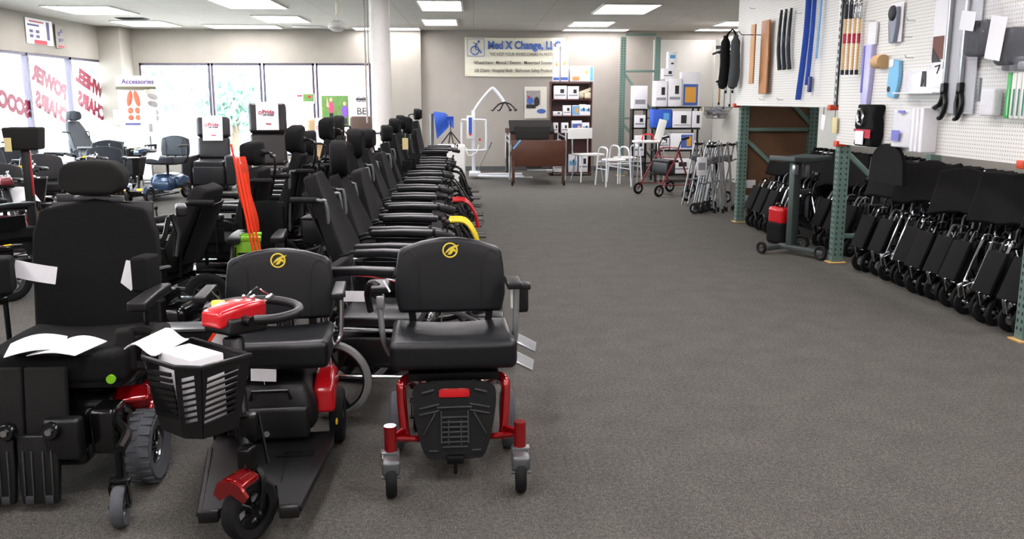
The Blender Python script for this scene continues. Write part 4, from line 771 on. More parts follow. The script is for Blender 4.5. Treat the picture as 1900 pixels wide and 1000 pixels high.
# ------------------------------------------------ back wall group
pl = thing('patient_lift', 'white patient lift with blue control panel standing against the back wall', 'patient lift', (-.02, 17.3, 0), 0)
m = MB(); [m.tube([(s*.08, 0, .07), (s*.3, -.25, .06), (s*.32, -.7, .055)] if 0 else [(0, s*.08, .07), (.25, s*.22, .06), (.95, s*.3, .055)], .028, 8, sm=3) for s in (-1, 1)]; m.rbox((.02, 0, .09), (.22, .34, .1), .03, 2); m.build('base', WMET, pl)
m = MB(); m.rbox((0, 0, .7), (.07, .06, 1.2), .015); m.build('mast', WMET, pl); m = MB(); m.tube([(0, 0, 1.25), (.1, 0, 1.42), (.32, 0, 1.68), (.4, 0, 1.7), (.55, 0, 1.52), (.58, 0, 1.46)], .028, 8, sm=3); m.build('boom', WMET, pl)
m = MB(); m.tube([(.38, 0, 1.3), (.42, 0, 1.35), (.5, 0, 1.42), (.6, 0, 1.44), (.7, 0, 1.42), (.78, 0, 1.35), (.82, 0, 1.31)], .014, 8, sm=3); m.tube([(.5, 0, 1.3), (.54, 0, 1.36), (.58, 0, 1.44), (.62, 0, 1.44), (.68, 0, 1.36), (.72, 0, 1.3)], .014, 8, sm=3); [m.tube([(x, 0, 1.32), (x-.03, 0, 1.29), (x-.06, 0, 1.31)], .012, 6, sm=2) for x in (.4, .52, .74, .84)]; m.build('spreader_bar', BMET, pl)
m = MB(); m.tube([(-.22, -.05, 1.08), (-.22, -.05, .62), (-.18, -.05, .55), (.2, -.05, .55), (.24, -.05, .62), (.24, -.05, 1.05), (.2, -.05, 1.12), (-.18, -.05, 1.12)], .02, 8, closed=True, sm=3); m.build('push_handle', WMET, pl)
m = MB(); m.rbox((-.06, -.08, .98), (.13, .06, .44), .02, 2); o = m.build('control_panel', WHT, pl); MB().box((-.06, -.114, 1.02), (.06, .006, .3)).build('blue_strip', BLUF, o); m = MB(); m.cyl((-.06, -.11, .85), (-.06, -.125, .85), .022); m.cyl((.12, -.06, .75), (.12, -.08, .75), .022); m.build('red_buttons', REDP, o)
m = MB(); m.tube([(.05, -.05, .1), (.34, -.1, .68)], .007, 6); m.cyl((.29, -.09, .58), (.345, -.1, .7), .014); m.build('lever', GRM, pl); MB().tube([(-.15, -.05, .6), (-.1, -.08, .45), (.05, -.08, .5), (.1, -.05, .65)], .012, 6, sm=3).build('cable', WHT, pl)
sl = thing('sling_stand', 'grey stand draped with a blue nylon sling behind the last middle-row chair', 'stand', (-.78, 16.55, 0), 0)
m = MB(); m.cyl((0, 0, .04), (0, 0, 1.25), .035); m.rbox((0, 0, .03), (.5, .4, .04), .015); m.tube([(0, 0, 1.2), (.12, 0, 1.27), (.3, 0, 1.22)], .014, 8, sm=3); m.build('frame', GRM, sl)
m = MB(); m.sheet(lambda u, v: (.04+u*.22+.05*v, -.045-.03*math.sin(u*PI)-.04*math.sin(v*5), 1.29-v*.5*(1-.5*u)-.03*u), 8, 8, .008); m.sheet(lambda u, v: (.24+u*.16, -.02+.02*math.sin(v*4), 1.2-v*(.1+.12*u)), 4, 4, .008); m.build('blue_sling', BLUF, sl)
tr = thing('tripod_cane_set', 'white tray with a black tripod cane base behind the middle row', 'cane base', (-.42, 15.9, 0), 0); MB().rbox((0, 0, .36), (.5, .35, .72), .03, 2).build('white_bin', WHT, tr)
m = MB(); m.tube([(0, 0, .95), (0, 0, 1.12)], .009, 6); [m.tube([(0, 0, .95), (.17*math.cos(a), .12*math.sin(a), .74)], .012, 6) for a in (.3, 1.8, 3.4, 5)]; m.build('tripod', BMET, tr)
# bed
bd = thing('hospital_bed', 'hospital bed with brown end boards and raised black headrest section by the back wall', 'bed', (1.02, 15.85, 0), 1)
def board(y, h0, h1, nm):
    m = MB(); m.rbox((.1, y, (h0+h1)/2), (.96, .03, h1-h0), .01); [m.rbox((.1+s*.44, y, .25), (.05, .03, .42), .008) for s in (-1, 1)]; return m.build(nm, BRZ, bd)
board(-.1, .34, .8, 'foot_board'); board(1.95, .4, .95, 'head_board')
m = MB(); [m.tube([(.1+s*.4, -.05, .42), (.1+s*.4, 1.9, .42)], .02, 6) for s in (-1, 1)]; m.box((.1, .9, .42), (.8, .04, .03)); m.box((.1, .3, .42), (.8, .04, .03)); m.rbox((.1, .9, .3), (.3, .4, .1), .02); [m.cyl((.1+s*.46, y, .06), (.1+s*.46, y, .4), .018) for s in (-1, 1) for y in (-.08, 1.93)]; m.build('frame', GRM, bd)
m = MB(); m.sheet(lambda u, v: (.1+(u-.5)*.86, .0+v*1.1, .62+.06*math.sin(v*4)), 6, 8, .1); m.build('mattress', PLG, bd); m = MB(); m.rbox((.1, 1.5, .98), (.84, .66, .07), .03, 2, rot=(.3, 0, 0)); m.rbox((.1, 1.2, .88), (.66, .05, .24), .02, 2, 1, rot=(-.3, 0, 0), f=lambda x, y, z: (x*(1+.5*z), y, z)); m.build('head_section', FABG, bd)
for s in (-1, 1):
    m = MB(); m.tube([(.1+s*.5, .0, .84), (.1+s*.5, 1.3, .86)], .014, 8); m.tube([(.1+s*.5, .0, .74), (.1+s*.5, 1.3, .76)], .014, 8); m.cyl((.1+s*.5, 0.02, .1), (.1+s*.5, 0.02, .92), .016); m.cyl((.1+s*.5, 1.3, .4), (.1+s*.5, 1.3, .88), .014); m.build('side_rail', ALU, bd)
    for y in (-.08, 1.93): wheel(bd, 'caster_wheel', (.1+s*.46, y, .05), .05, .03, RUB, GRM, 0, n=14)
m = MB(); m.box((0, -.118, .73), (.03, .004, .2), (0, .7, 0)); m.build('blue_tape', LBP, bd, (-.28, 0, 0)); m = MB(); m.tube([(-.1, -.15, .28), (.35, -.15, .28)], .01, 6); m.rbox((.3, -.08, .26), (.1, .06, .06), .01); m.tube([(-.38, -.1, .15), (.0, -.1, .15)], .012, 6); m.build('crank', ALU, bd)
# bookcase and its boxes
bk = thing('bookcase', 'dark mahogany bookcase of five shelves stocked with boxes against the back wall', 'bookcase', (1.92, 18.0, 0), 0)
m = MB(); [m.box((s*.405, 0, .925), (.025, .3, 1.85)) for s in (-1, 1)]; m.box((0, .145, .925), (.78, .008, 1.8)); m.build('carcass', WOOD, bk)
SHZ = [.06, .46, .84, 1.18, 1.5, 1.84]
for z in SHZ: MB().box((0, -.01, z), (.785, .27, .022)).build('shelf', WOOD, bk)
def carton(label, loc, d, base=PAP, patches=(), rz=0, group=None, cat='box', name='product_box'):
    m = MB(); m.rbox((0, 0, d[2]/2), d, .004); mats = [base]
    for k, (mm, x, z, w_, h_) in enumerate(patches): mats.append(mm); m.mi = k+1; m.box((x*d[0], -d[1]/2-.001-.0015*k, d[2]*z), (w_*d[0], .003, h_*d[2]))
    return tag(m.build(name, mats, loc=loc, rot=(0, 0, math.radians(rz))), label, cat, group)
P1 = [(LBP, 0, .5, .8, .25), (BLK, .1, .55, .2, .3)]; P2 = [(INK, 0, .3, .8, .1), (BLK, .15, .6, .3, .3)]; P3 = [(TXT, 0, .5, .9, .5), (SKIN, .2, .4, .3, .4)]; P4 = [(TXT, 0, .08, .95, .08), (YLP, 0, .5, .3, .08)]; P5 = [(LBP, 0, .5, .9, .85), (YLP, .1, .5, .4, .5)]
G = 'boxes on the bookcase'
yb = 17.98
for (lb, x, z, d, p) in (('tall white box with orange streak on top of the bookcase, the left one', -.3, 5, (.12, .2, .66), P4), ('tall white box with orange streak on top of the bookcase, the right one', -.14, 5, (.15, .2, .7), P4), ('white and blue box with orange dot lying on top of the bookcase', .2, 5, (.46, .24, .3), [(LBP, .42, .5, .12, .9), (YLP, .2, .6, .08, .2), (TAN, -.25, .2, .3, .25)]),
    ('white product box with dark picture on the upper shelf, left', -.22, 4, (.26, .2, .26), P2), ('white product box with dark picture on the upper shelf, second', .04, 4, (.22, .2, .25), P2),
    ('low white pack on the second shelf, left end', -.27, 3, (.18, .18, .08), P2), ('grey-pictured box on the second shelf', -.08, 3, (.16, .18, .2), P2), ('light blue box on the second shelf', .1, 3, (.15, .18, .2), P5), ('blue and white box on the second shelf', .24, 3, (.12, .18, .22), P1), ('white box with blue band at the right end of the second shelf', .34, 3, (.09, .18, .21), P1),
    ('white bottle-like box at the left of the middle shelf', -.3, 2, (.1, .15, .2), P2), ('white box with black picture on the middle shelf', -.12, 2, (.14, .18, .2), P2), ('blue and skin-toned picture box on the middle shelf', .12, 2, (.2, .2, .24), P3), ('white box at the right of the middle shelf', .3, 2, (.14, .18, .2), P1),
    ('white box on the lower shelf, left', -.25, 1, (.2, .2, .22), P2), ('white carton on the bottom shelf, left', -.22, 0, (.26, .22, .3), P2), ('tall white box on the bottom shelf, the middle one', .05, 0, (.18, .2, .36), P1), ('tall white box on the bottom shelf, right', .26, 0, (.18, .2, .36), P2)):
    carton(lb, (1.92+x, yb, SHZ[z]+.0115), d, PAP, p, group=G)
m = MB(); m.ell((0, 0, .08), (.13, .1, .16)); m.rbox((.1, 0, .16), (.24, .1, .07), .03, 2, rot=(0, -.35, 0)); m.rbox((.13, 0, .07), (.14, .1, .13), .03, 2); tag(m.build('contoured_cushion', CRM, loc=(2.13, yb, SHZ[4]+.012)), 'cream contoured cushion at the right end of the upper bookcase shelf', 'cushion')
# white shower chair and commode frame
sc = thing('shower_chair', 'white plastic shower chair with backrest beside the bookcase', 'shower chair', (2.1, 16.6, 0), 20)
m = MB(); m.rbox((0, -.02, .5), (.5, .36, .035), .015, 2); m.build('seat', WHT, sc); m = MB(); m.rbox((-.06, .2, .88), (.5, .03, .2), .014, 2); m.build('backrest', WHT, sc); m = MB(); [m.tube([(-.06+s*.16, .19, .5), (-.06+s*.16, .2, .82)], .013, 8) for s in (-1, 1)]; m.build('back_tubes', ALU, sc)
for sx in (-1, 1):
    for sy in (-1, 1): MB().tube([(sx*.18, sy*.13, .48), (sx*.23, sy*.2, .0)], .013, 8).build('leg', ALU, sc)
for (lb, x, y, rz) in (('white tubular commode frame in front of the shower chair, left of the rollator', 2.45, 15.7, 15), ('white tubular commode frame half hidden behind the nearer frame', 2.75, 16.3, 15)):
    cm = thing('commode_frame', lb, 'commode frame', (x, y, 0), rz); m = MB()
    m.torus((0, 0, .46), (0, 0, 1), .19, .025, 24, 8, .6); m.build('seat_ring', WHT, cm)
    for s in (-1, 1):
        m = MB(); m.tube([(s*.24, -.24, .0), (s*.22, -.2, .45), (s*.2, -.18, .64), (s*.2, 0, .68), (s*.2, .18, .64), (s*.22, .2, .45), (s*.24, .24, .0)], .014, 8, sm=3); m.tube([(s*.22, -.22, .3), (s*.22, .22, .3)], .01, 6); m.build('side_frame', WMET, cm)
    MB().tube([(-.21, .2, .42), (.21, .2, .42)], .011, 6).tube([(-.21, -.2, .4), (.21, -.2, .4)], .011, 6).build('cross_bar', WMET, cm)
tb = thing('transfer_bench', 'cream bath bench with a red handle behind the rollator', 'bath bench', (3.05, 15.6, 0), 5)
MB().rbox((0, 0, .78), (.52, .34, .04), .018, 2).build('seat', WHT, tb); [MB().tube([(x, y, .77), (x*1.1, y*1.1, 0)], .013, 6).build('leg', ALU, tb) for x in (-.22, .22) for y in (-.14, .14)]; m = MB(); m.rbox((.22, .05, .98), (.14, .04, .36), .015, 2, rot=(0, .25, 0)); m.build('backrest', WHT, tb); MB().tube([(-.12, 0, .8), (-.1, 0, .9), (.06, 0, .9), (.08, 0, .8)], .014, 8, sm=2).build('red_handle', REDP, tb)
# rollator
ro = thing('rollator', 'maroon-framed rollator walker with black seat in front of the black shelf', 'rollator', (3.05, 14.2, 0), -62)
for s in (-1, 1):
    m = MB(); m.tube([(s*.26, .33, .1), (s*.25, .1, .6), (s*.24, .06, .72)], .014, 8); m.tube([(s*.26, -.33, .1), (s*.25, .02, .62), (s*.24, .06, .72)], .014, 8); m.tube([(s*.26, .31, .16), (s*.26, -.3, .18)], .01, 6); m.build('side_frame', MAR, ro)
    m = MB(); m.tube([(s*.24, .05, .7), (s*.24, .1, .85), (s*.24, .22, .9)], .011, 8, sm=2); m.build('handle_tube', BMET, ro); MB().cyl((s*.24, .12, .88), (s*.24, .26, .91), .018).build('hand_grip', RUB, ro)
    for y in (-.33, .33): wheel(ro, 'wheel', (s*.26, y, .095), .095, .03, RUB, GRM, 5, n=22)
m = MB(); m.rbox((0, 0, .54), (.42, .2, .04), .015, 2); m.rbox((0, -.02, .42), (.38, .18, .22), .04, 2); m.build('seat', VIN, ro); MB().tube([(-.24, -.02, .6), (.24, -.02, .6)], .01, 6).tube([(-.24, .06, .72), (-.15, .16, .74), (.15, .16, .74), (.24, .06, .72)], .012, 8, sm=3).build('cross_bar', MAR, ro)
# black wire shelf unit
bs = thing('shelf_unit', 'black shelf unit with four tiers standing against the white partition', 'shelf unit', (3.72, 16.6, 0), 0); HZ = [.14, .58, .98, 1.36]
MB().cyl((-.38, -.2, 0), (-.38, -.2, 1.38), .02).cyl((.38, -.2, 0), (.38, -.2, 1.38), .02).cyl((-.38, .2, 0), (-.38, .2, 1.38), .02).cyl((.38, .2, 0), (.38, .2, 1.38), .02).build('posts', BMET, bs)
for z in HZ: MB().rbox((0, 0, z), (.84, .48, .035), .008).build('shelf', BMET, bs)
G = 'boxes on the black shelf unit'
for (lb, x, y, z, d, base, p) in (('white box on top of the black shelf unit, left', -.3, 0, 3, (.22, .3, .46), PAP, P2), ('white box stacked in the centre on top of the black unit', -.05, 0, 3, (.24, .3, .5), PAP, P2), ('white box with blue-framed amber picture on top of the black unit', .25, .0, 3, (.34, .2, .62), PAP, [(TXT, 0, .34, .8, .62), (YLP, 0, .34, .6, .45)]),
    ('bright blue box on the second tier of the black unit', -.28, -.04, 2, (.34, .36, .33), BLUF, [(LBP, .2, .6, .3, .4)]), ('white box with dark device picture on the second tier', .08, -.04, 2, (.34, .36, .3), PAP, [(BLK, .1, .5, .3, .5), (INK, 0, .15, .9, .05)]), ('white box with dark picture at the right of the second tier', .36, -.04, 2, (.18, .36, .3), PAP, [(BLK, .1, .5, .3, .5)]),
    ('white carton with blue and amber panel on the third tier', .1, -.04, 1, (.42, .34, .3), PAP, [(TXT, .2, .5, .5, .8), (YLP, .3, .5, .2, .6)]), ('white carton at the left of the third tier', -.24, -.04, 1, (.2, .34, .26), PAP, P2), ('white carton on the lowest tier', .05, -.04, 0, (.5, .34, .28), PAP, P2)):
    carton(lb, (3.72+x, 16.6+y, HZ[z]+.018), d, base, p, group=G)
carton('small white box stacked on the left white box of the black unit', (3.55, 16.6, 1.36+.018+.501), (.2, .2, .18), PAP, P2); carton('clear blue-white pack topmost on the black shelf unit', (3.62, 16.6, 1.36+.018+.682), (.16, .16, .3), PAP, [(LBP, 0, .7, .6, .2), (BLK, 0, .3, .3, .1)])
ss = thing('narrow_shelf', 'narrow black shelf with white bins between the green rack posts', 'shelf unit', (3.22, 17.6, 0), 0); MB().box((-.13, 0, .65), (.03, .3, 1.3)).box((.13, 0, .65), (.03, .3, 1.3)).build('posts', BMET, ss); [MB().box((0, 0, z), (.3, .3, .03)).build('shelf', BMET, ss) for z in (.4, .95, 1.31)]
carton('white appliance box on top of the narrow shelf', (3.22, 17.6, 1.326), (.28, .28, .44), PAP, [(INK, 0, .3, .7, .2)]); carton('white box on the middle tier of the narrow shelf', (3.22, 17.58, .966), (.22, .26, .24), PAP, P2); carton('white jug-shaped box on the lower tier of the narrow shelf', (3.22, 17.58, .416), (.2, .26, .4), PAP, P2)
# ------------------------------------------------ pallet racking along the right wall
RK = math.radians(1.72)
def rx(Y): return 3.25+(10.89-Y)*.03
def upright(Y, x0, label, depth=.95, h=2.9, board=0, rz=1.72, noseen=0):
    t = thing('rack_upright', label, 'rack upright', (x0, Y, 0), rz, 'green rack uprights')
    HOL = mat('punched_hole', '#1f2624', .8)
    for k, x in enumerate((.04, depth-.04)):
        m = MB(); m.box((x, .005, h/2), (.078, .006, h)) if 0 else None
        m.box((x, -.04, h/2), (.1, .004, h)); m.box((x-.05, 0, h/2), (.004, .08, h)); m.box((x+.05, 0, h/2), (.004, .08, h)); m.box((x, .04, h/2), (.1, .004, h)); m.mi = 1
        if k == 0 or board:
            for i in range(int((h-.1)/.05)):
                z = .08+i*.05
                for dy in (-.02, .02): m.box((x-.0525, dy, z), (.002, .013, .022)); m.box((x+dy*1.3, -.0425, z), (.013, .002, .02))
        m.build('post', [GRN, HOL], t); MB().rbox((x, 0, .006), (.16, .13, .012), .003).build('foot_plate', mat('raw_plywood', '#c29a5a', .6), t)
    xs = (.08, depth-.08); m = MB()
    for z in ((.25, 1.14, 2.05, 2.75) if h > 2 else (.2, 1.1)): m.rbox((depth/2, 0, z), (depth-.16, .03, .045), .006)
    m.build('horizontal_brace', GRN, t); m = MB()
    for za, zb in ((1.02, .32), (2.0, 1.22)):
        a, b = (xs[0], 0, za), (xs[1], 0, zb); L_ = math.hypot(xs[1]-xs[0], za-zb); m.rbox(((a[0]+b[0])/2, 0, (za+zb)/2), (L_, .03, .05), .006, rot=(0, math.atan2(za-zb, xs[1]-xs[0]), 0))
    m.build('diagonal_brace', GRN, t)
    if board:
        o = MB().box((depth/2+.02, .05, .93), (depth-.02, .012, 1.2)).build('hardboard_panel', PLY, t); MB().box((.17, .042, .47), (.14, .004, .1)).build('sign_plate', PAP, t)
    return t
upright(10.89, rx(10.89), 'green rack upright with brown hardboard panel, furthest along the right aisle', board=1)
upright(8.08, rx(8.08), 'green punched rack upright in the middle of the right aisle')
upright(5.31, rx(5.31)+.02, 'green punched rack upright nearest the camera at the right edge')
upright(17.8, 2.88, 'green rack upright standing alone by the back wall, left of the white partition', depth=.76, h=2.7, rz=0)
for (Y0, Y1, zb, lb) in ((8.12, 10.95, 1.43, 'further'), (5.3, 8.0, 1.11, 'nearer')):
    Yc = (Y0+Y1)/2; t = thing('pegboard_panel', 'large white pegboard panel of hung goods, the %s of two above the wheelchairs' % lb, 'pegboard', (rx(Yc)-.06, Yc, 0), -90+1.72, 'white pegboards on the racking')
    MB().box((0, 0, (zb+CH-.04)/2), (Y1-Y0, .008, CH-.04-zb)).build('board', PEG, t)
    MB().rbox((0, .035, zb+.06), (Y1-Y0-.26, .045, .1), .006).build('beam', ORA, t)
    for s in (-1, 1): MB().rbox((s*(Y1-Y0)/2-s*.03, .02, zb-.0), (.07, .1, .05), .006).build('beam_end', ORA, t)
m = MB(); m.box((0, 0, 2.17), (.05, .012, 1.46)); 
m.mi = 1; [m.box((-.0, -.008, 1.5+.065*i), (.02, .004, .03)) for i in range(21)]; o = struct(m.build('trim_3', [BMET, ALU], loc=(rx(8.07)-.065, 8.06, 0), rot=(0, 0, math.radians(-88.3)))); 
# white pegboard partition at the back
struct(MB().box((4.155, 17.95, 1.33), (1.21, .05, 2.66)).build('wall_partition_back', mat('partition_white', '#cfcdc5', .6)))
struct(MB().box((4.8, 14.6, 1.33), (.05, 6.6, 2.66)).build('wall_partition_side', MATS['partition_white']))
# goods hung on the pegboards
def PG(Y, z, off=.0):
    q = Y-.2-max(0, Y-9)*.08; return (rx(q)-.062-off*.7, q, 1.5+(z-1.5)*q/Y)
def hang(name, label, cat, Y, zt, parts, off=.03, group=None, hook=True, tilt=0):
    """parts: list of (part name, material, builder); hung from a hook in the board"""
    one = len(parts) == 1
    if one:
        m = MB(); parts[0][2](m); o = m.build(name, parts[0][1], loc=PG(Y, zt, off), rot=(0, tilt, -PI/2+RK)); tag(o, label, cat, group)
    else:
        o = thing(name, label, cat, PG(Y, zt, off), (0, tilt, -PI/2+RK), group)
        for nm, mm, fn in parts: m = MB(); fn(m); m.build(nm, mm, o)
    return o
def sock(m, x=0, dy=0): m.tube([(x, dy, -.02), (x, dy, -.2), (x+.01, dy, -.42), (x-.0, dy-.01, -.56), (x-.03, dy-.02, -.63)], [.03, .055, .06, .065, .06, .04], 12, sm=4)
hang('padded_sling', 'dark grey padded sling pair hanging at the far left end of the pegboard', 'sling', 11.2, 2.3, [('pad', FAB, lambda m: (sock(m, -.05, -.1), m.tube([(-.05, -.1, -.04), (0, -.04, .05), (.05, -.0, -.04)], .012, 6, sm=3))), ('pad', mat('slate_fabric', '#3a3e40', .9, nz=300, bump=.2), lambda m: sock(m, .08, -.02))], .1)
hang('hook', 'long wire hook holding the wooden boards', 'hook', 10.25, 2.22, [('wire', BMET, lambda m: m.tube([(0, .1, 0), (0, -.26, .0), (0, -.3, .04)], .005, 6))], .03)
hang('transfer_board', 'tan wooden transfer board hung in front, the shorter one', 'wooden board', 10.3, 2.38, [('board', TAN, lambda m: m.rbox((0, 0, -.36), (.13, .018, .64), .05 if 0 else .008, 2))], .19)
hang('transfer_board', 'tan wooden transfer board hung behind, the longer one reaching lower', 'wooden board', 10.12, 2.4, [('board', mat('orange_wood', '#a9713f', .45, nz=20, var=.15), lambda m: m.rbox((0, 0, -.42), (.24, .018, .78), .008, 2))], .08)
for i, x in enumerate((-.11, .0, .1)): hang('curved_strap', 'curved black plastic dressing aid, %s of the bundle of three on the pegboard' % ('left', 'middle', 'right')[i], 'dressing aid', 9.5+x, 2.43, [('shaft', NAV, lambda m: m.tube([(0, 0, 0), (-.03, 0, -.2), (-.03, 0, -.4), (.03, 0, -.6)], [.014, .018, .02, .022, .024], 8, sm=4)), ('collar', CLR, lambda m: (m.torus((-.02, 0, -.04), (0, 0, 1), .022, .008, 12, 6), m.rbox((-.035, 0, -.3), (.05, .04, .06), .01)))], .06+.02*i, group='curved dressing aids')
def strap(m, L_, w_, lean, x=0): m.tube([(x, 0, .45), (x, 0, -.1), (x-lean*.3, 0, -L_*.5), (x-lean, 0, -L_)], w_, 8, sm=4, flat=.3)
hang('blue_strap', 'long bright blue strap hanging left of the two on the further pegboard', 'strap', 8.95, 2.4, [('strap', BLUF, lambda m: strap(m, .88, .03, .12)), ('tail', BLUF, lambda m: strap(m, .74, .022, .06, .14))], .05)
hang('clear_sleeve', 'clear sleeve holding a pale blue rod on the further pegboard', 'sleeve', 8.62, 2.4, [('sleeve', CLR, lambda m: m.rbox((0, 0, -.35), (.1, .03, 1.0), .012, rot=(0, .05, 0))), ('rod', LBP, lambda m: m.tube([(0, 0, .4), (-.06, 0, -.5)], .012, 6))], .05)
hang('navy_end', 'dark navy plastic clip at the foot of the blue straps', 'clip', 8.8, 1.72, [('clip', mat('navy_plastic', '#1e2f70', .4), lambda m: m.rbox((0, 0, -.07), (.05, .03, .15), .012))], .05)
for i in range(4): hang('reaching_stick', 'wooden-shafted reaching stick with dark clip top, %s of four in the bunch' % ('first from left', 'second from left', 'third from left', 'rightmost')[i], 'reaching stick', 7.86-.02*i, 2.32, [('shaft', mat('pale_wood', '#d3ab74', .5), lambda m: m.cyl((0, 0, -.56), (0, 0, -.12), .011)), ('clip_top', CHR if i > 1 else NAV, lambda m: (m.rbox((0, 0, -.07), (.03, .03, .12), .01), m.torus((0, 0, .0), (0, 1, 0), .022, .007, 12, 6))), ('red_band', TXR, lambda m: m.cyl((0, 0, -.33), (0, 0, -.25), .0135)), ('tip', NAV, lambda m: m.cyl((0, 0, -.59), (0, 0, -.55), 0.0145))], .2-.045*i, group='wooden reaching sticks')
hang('white_bandage', 'small white packet above the lilac tube pack', 'packet', 7.6, 2.14, [('packet', PAP, lambda m: m.rbox((0, 0, -.09), (.14, .02, .18), .006)), ('wire', ALU, lambda m: m.tube([(0, .06, .01), (0, -.08, .01)], .004, 6))])
hang('tube_pack', 'tall lilac clear-wrapped pack left of the tan roll', 'pack', 7.64, 1.96, [('pack', mat('lilac_film', '#b4b2dc', .25, bump=.4, nz=25), lambda m: m.rbox((0, 0, -.25), (.16, .045, .5), .02, 2, 2, f=lambda x, y, z: (x*(1-.3*(z < -.15)), y, z))), ('stripe', mat('violet_blue', '#6d6cc0', .4), lambda m: m.rbox((-.045, -.02, -.2), (.03, .02, .38), .006))])
hang('tan_roll', 'small tan bandage roll on the nearer pegboard', 'roll', 7.4, 1.87, [('roll', mat('tan_cloth', '#c6a173', .8, nz=100, bump=.2), lambda m: m.cyl((-.06, -.02, -.06), (.06, -.02, -.06), .055))])
hang('insole_pack', 'navy and grey insole pack at the top of the nearer pegboard', 'pack', 7.22, 2.25, [('card', PAP, lambda m: m.rbox((0, .0, -.14), (.2, .006, .3), .003)), ('insole', mat('grey_gel', '#777d8c', .3), lambda m: m.rbox((0, -.02, -.16), (.13, .03, .27), .05 if 0 else .014, 2, 2, f=lambda x, y, z: (x*(1-.5*max(0, -z-.02)/.12), y, z))), ('navy_heel', NAV, lambda m: m.ell((.0, -.035, -.07), (.12, .05, .12)))])
hang('blue_foot_pad', 'light blue foot-shaped pad on the nearer pegboard', 'foot pad', 7.18, 1.82, [('pad', mat('sky_foam', '#79b8dc', .6), lambda m: m.rbox((0, 0, -.15), (.17, .03, .29), .014, 2, 3, f=lambda x, y, z: (x*(1-6*max(0, abs(z)-.09)), y, z), rot=(0, .12, 0))), ('white_label', PAP, lambda m: m.rbox((-.03, -.018, -.03), (.07, .006, .06), .002)), ('dark_dot', NAV, lambda m: m.cyl((-.05, -.01, -.23), (-.05, -.02, -.23), .022))])
hang('bath_mat_pack', 'wide clear-wrapped white pack with a small dark picture in the middle of the nearer pegboard', 'pack', 6.72, 1.72, [('pack', mat('wrapped_white', '#e3e3ea', .2, bump=.2, nz=20, coat=.5), lambda m: (m.rbox((0, 0, -.08), (.56, .05, .17), .012), m.rbox((0, -.05, -.165), (.58, .1, .012), .004))), ('picture_card', BLK, lambda m: m.prism([(-.035, -.12), (-.012, -.12), (0, -.06), (.012, -.12), (.035, -.12), (.025, -.01), (-.025, -.01)], .004, XF((.03, -.03, 0))))])
for i, (Y, x) in enumerate(((6.42, 0), (6.22, 0))): hang('reacher_grabber', 'long aluminium reacher with black claw, %s of two on the nearer pegboard' % ('left', 'right')[i], 'reacher', Y, 2.28, [('shaft', ALU, lambda m: m.rbox((0, 0, -.28), (.026, .03, .86), .008)), ('claw', BMET, lambda m: (m.tube([(0, 0, -.68), (-.03, 0, -.78), (-.12-.0, 0, -.82), (-.14, 0, -.87)] if i == 0 else [(0, 0, -.68), (-.03, 0, -.78), (-.02, 0, -.86)], .018, 8, sm=3), m.tube([(0, 0, -.68), (.03, 0, -.78), (.0, 0, -.87), (-.04, 0, -.885)], .016, 8, sm=3), m.rbox((0, 0, -.68), (.05, .04, .08), .012))), ('backing_card', mat('grey_card', '#b4b6ba', .5), lambda m: m.rbox((.04, .02, -.35), (.2, .006, 1.0), .003)), ('handle', BMET, lambda m: m.rbox((-.02, -.01, .1), (.1, .04, .09), .015, 2))], .06)
hang('grabber_card', 'white card with brown and black picture left of the aluminium reachers', 'card', 6.55, 2.12, [('card', PAP, lambda m: m.rbox((0, 0, -.16), (.17, .008, .5), .003)), ('picture', mat('brown_print', '#6b3a2c', .6), lambda m: m.box((0, -.006, -.24), (.14, .003, .16))), ('dark_picture', BLK, lambda m: m.prism([(-.06, -.34), (.06, -.34), (-.06, -.24)], .004, XF((0, -.0085, 0))))], .05)
hang('small_card', 'small white card with a black mark under the brown-pictured card', 'card', 6.52, 1.77, [('card', PAP, lambda m: m.rbox((0, 0, -.05), (.12, .006, .1), .002)), ('black_mark', BLK, lambda m: m.tube([(-.03, -.005, -.03), (.03, -.005, -.02), (.0, -.005, -.08)], .006, 5))], .06)
for (nm, lb, Y, zt, w_, h_) in (('left', 'black cushion in a clear bag with white label, left of the two top bags', 5.98, 2.12, .27, .34), ('right', 'black goods in a clear bag with long white label, right of the two top bags', 5.66, 2.05, .22, .34)):
    hang('bagged_cushion', lb, 'bagged goods', Y, zt, [('goods', FAB, lambda m: m.rbox((0, 0, -h_*.62), (w_*.9, .15, h_*.66), .05, 2, 3, f=lambda x, y, z: (x*(1-.6*max(0, z)), y+.01*math.sin(x*50), z))), ('clear_bag', CLR, lambda m: m.rbox((0, 0, -h_*.45), (w_, .18, h_*1.15), .05, 2, 3, f=lambda x, y, z: (x*(1-1.2*max(0, z)), y*(1-3*max(0, z)), z))), ('label', PAP, lambda m: m.box((-.02, -.1, -.1 if nm == 'left' else -.16), (.16, .004, .12 if nm == 'left' else .26), (0, .15, 0)))], .09)
hang('bagged_white_pad', 'clear bag with a round white pad left of the green stripes', 'bagged goods', 5.86, 1.68, [('pad', mat('white_cloth', '#dedee0', .8), lambda m: m.rbox((.03, -.01, -.19), (.15, .06, .17), .05, 3, 2)), ('clear_bag', CLR, lambda m: m.rbox((0, -.01, -.13), (.27, .09, .3), .02, 2, 2)), ('rod', GRM, lambda m: m.rbox((-.06, -.04, -.11), (.02, .02, .15), .005))], .07)
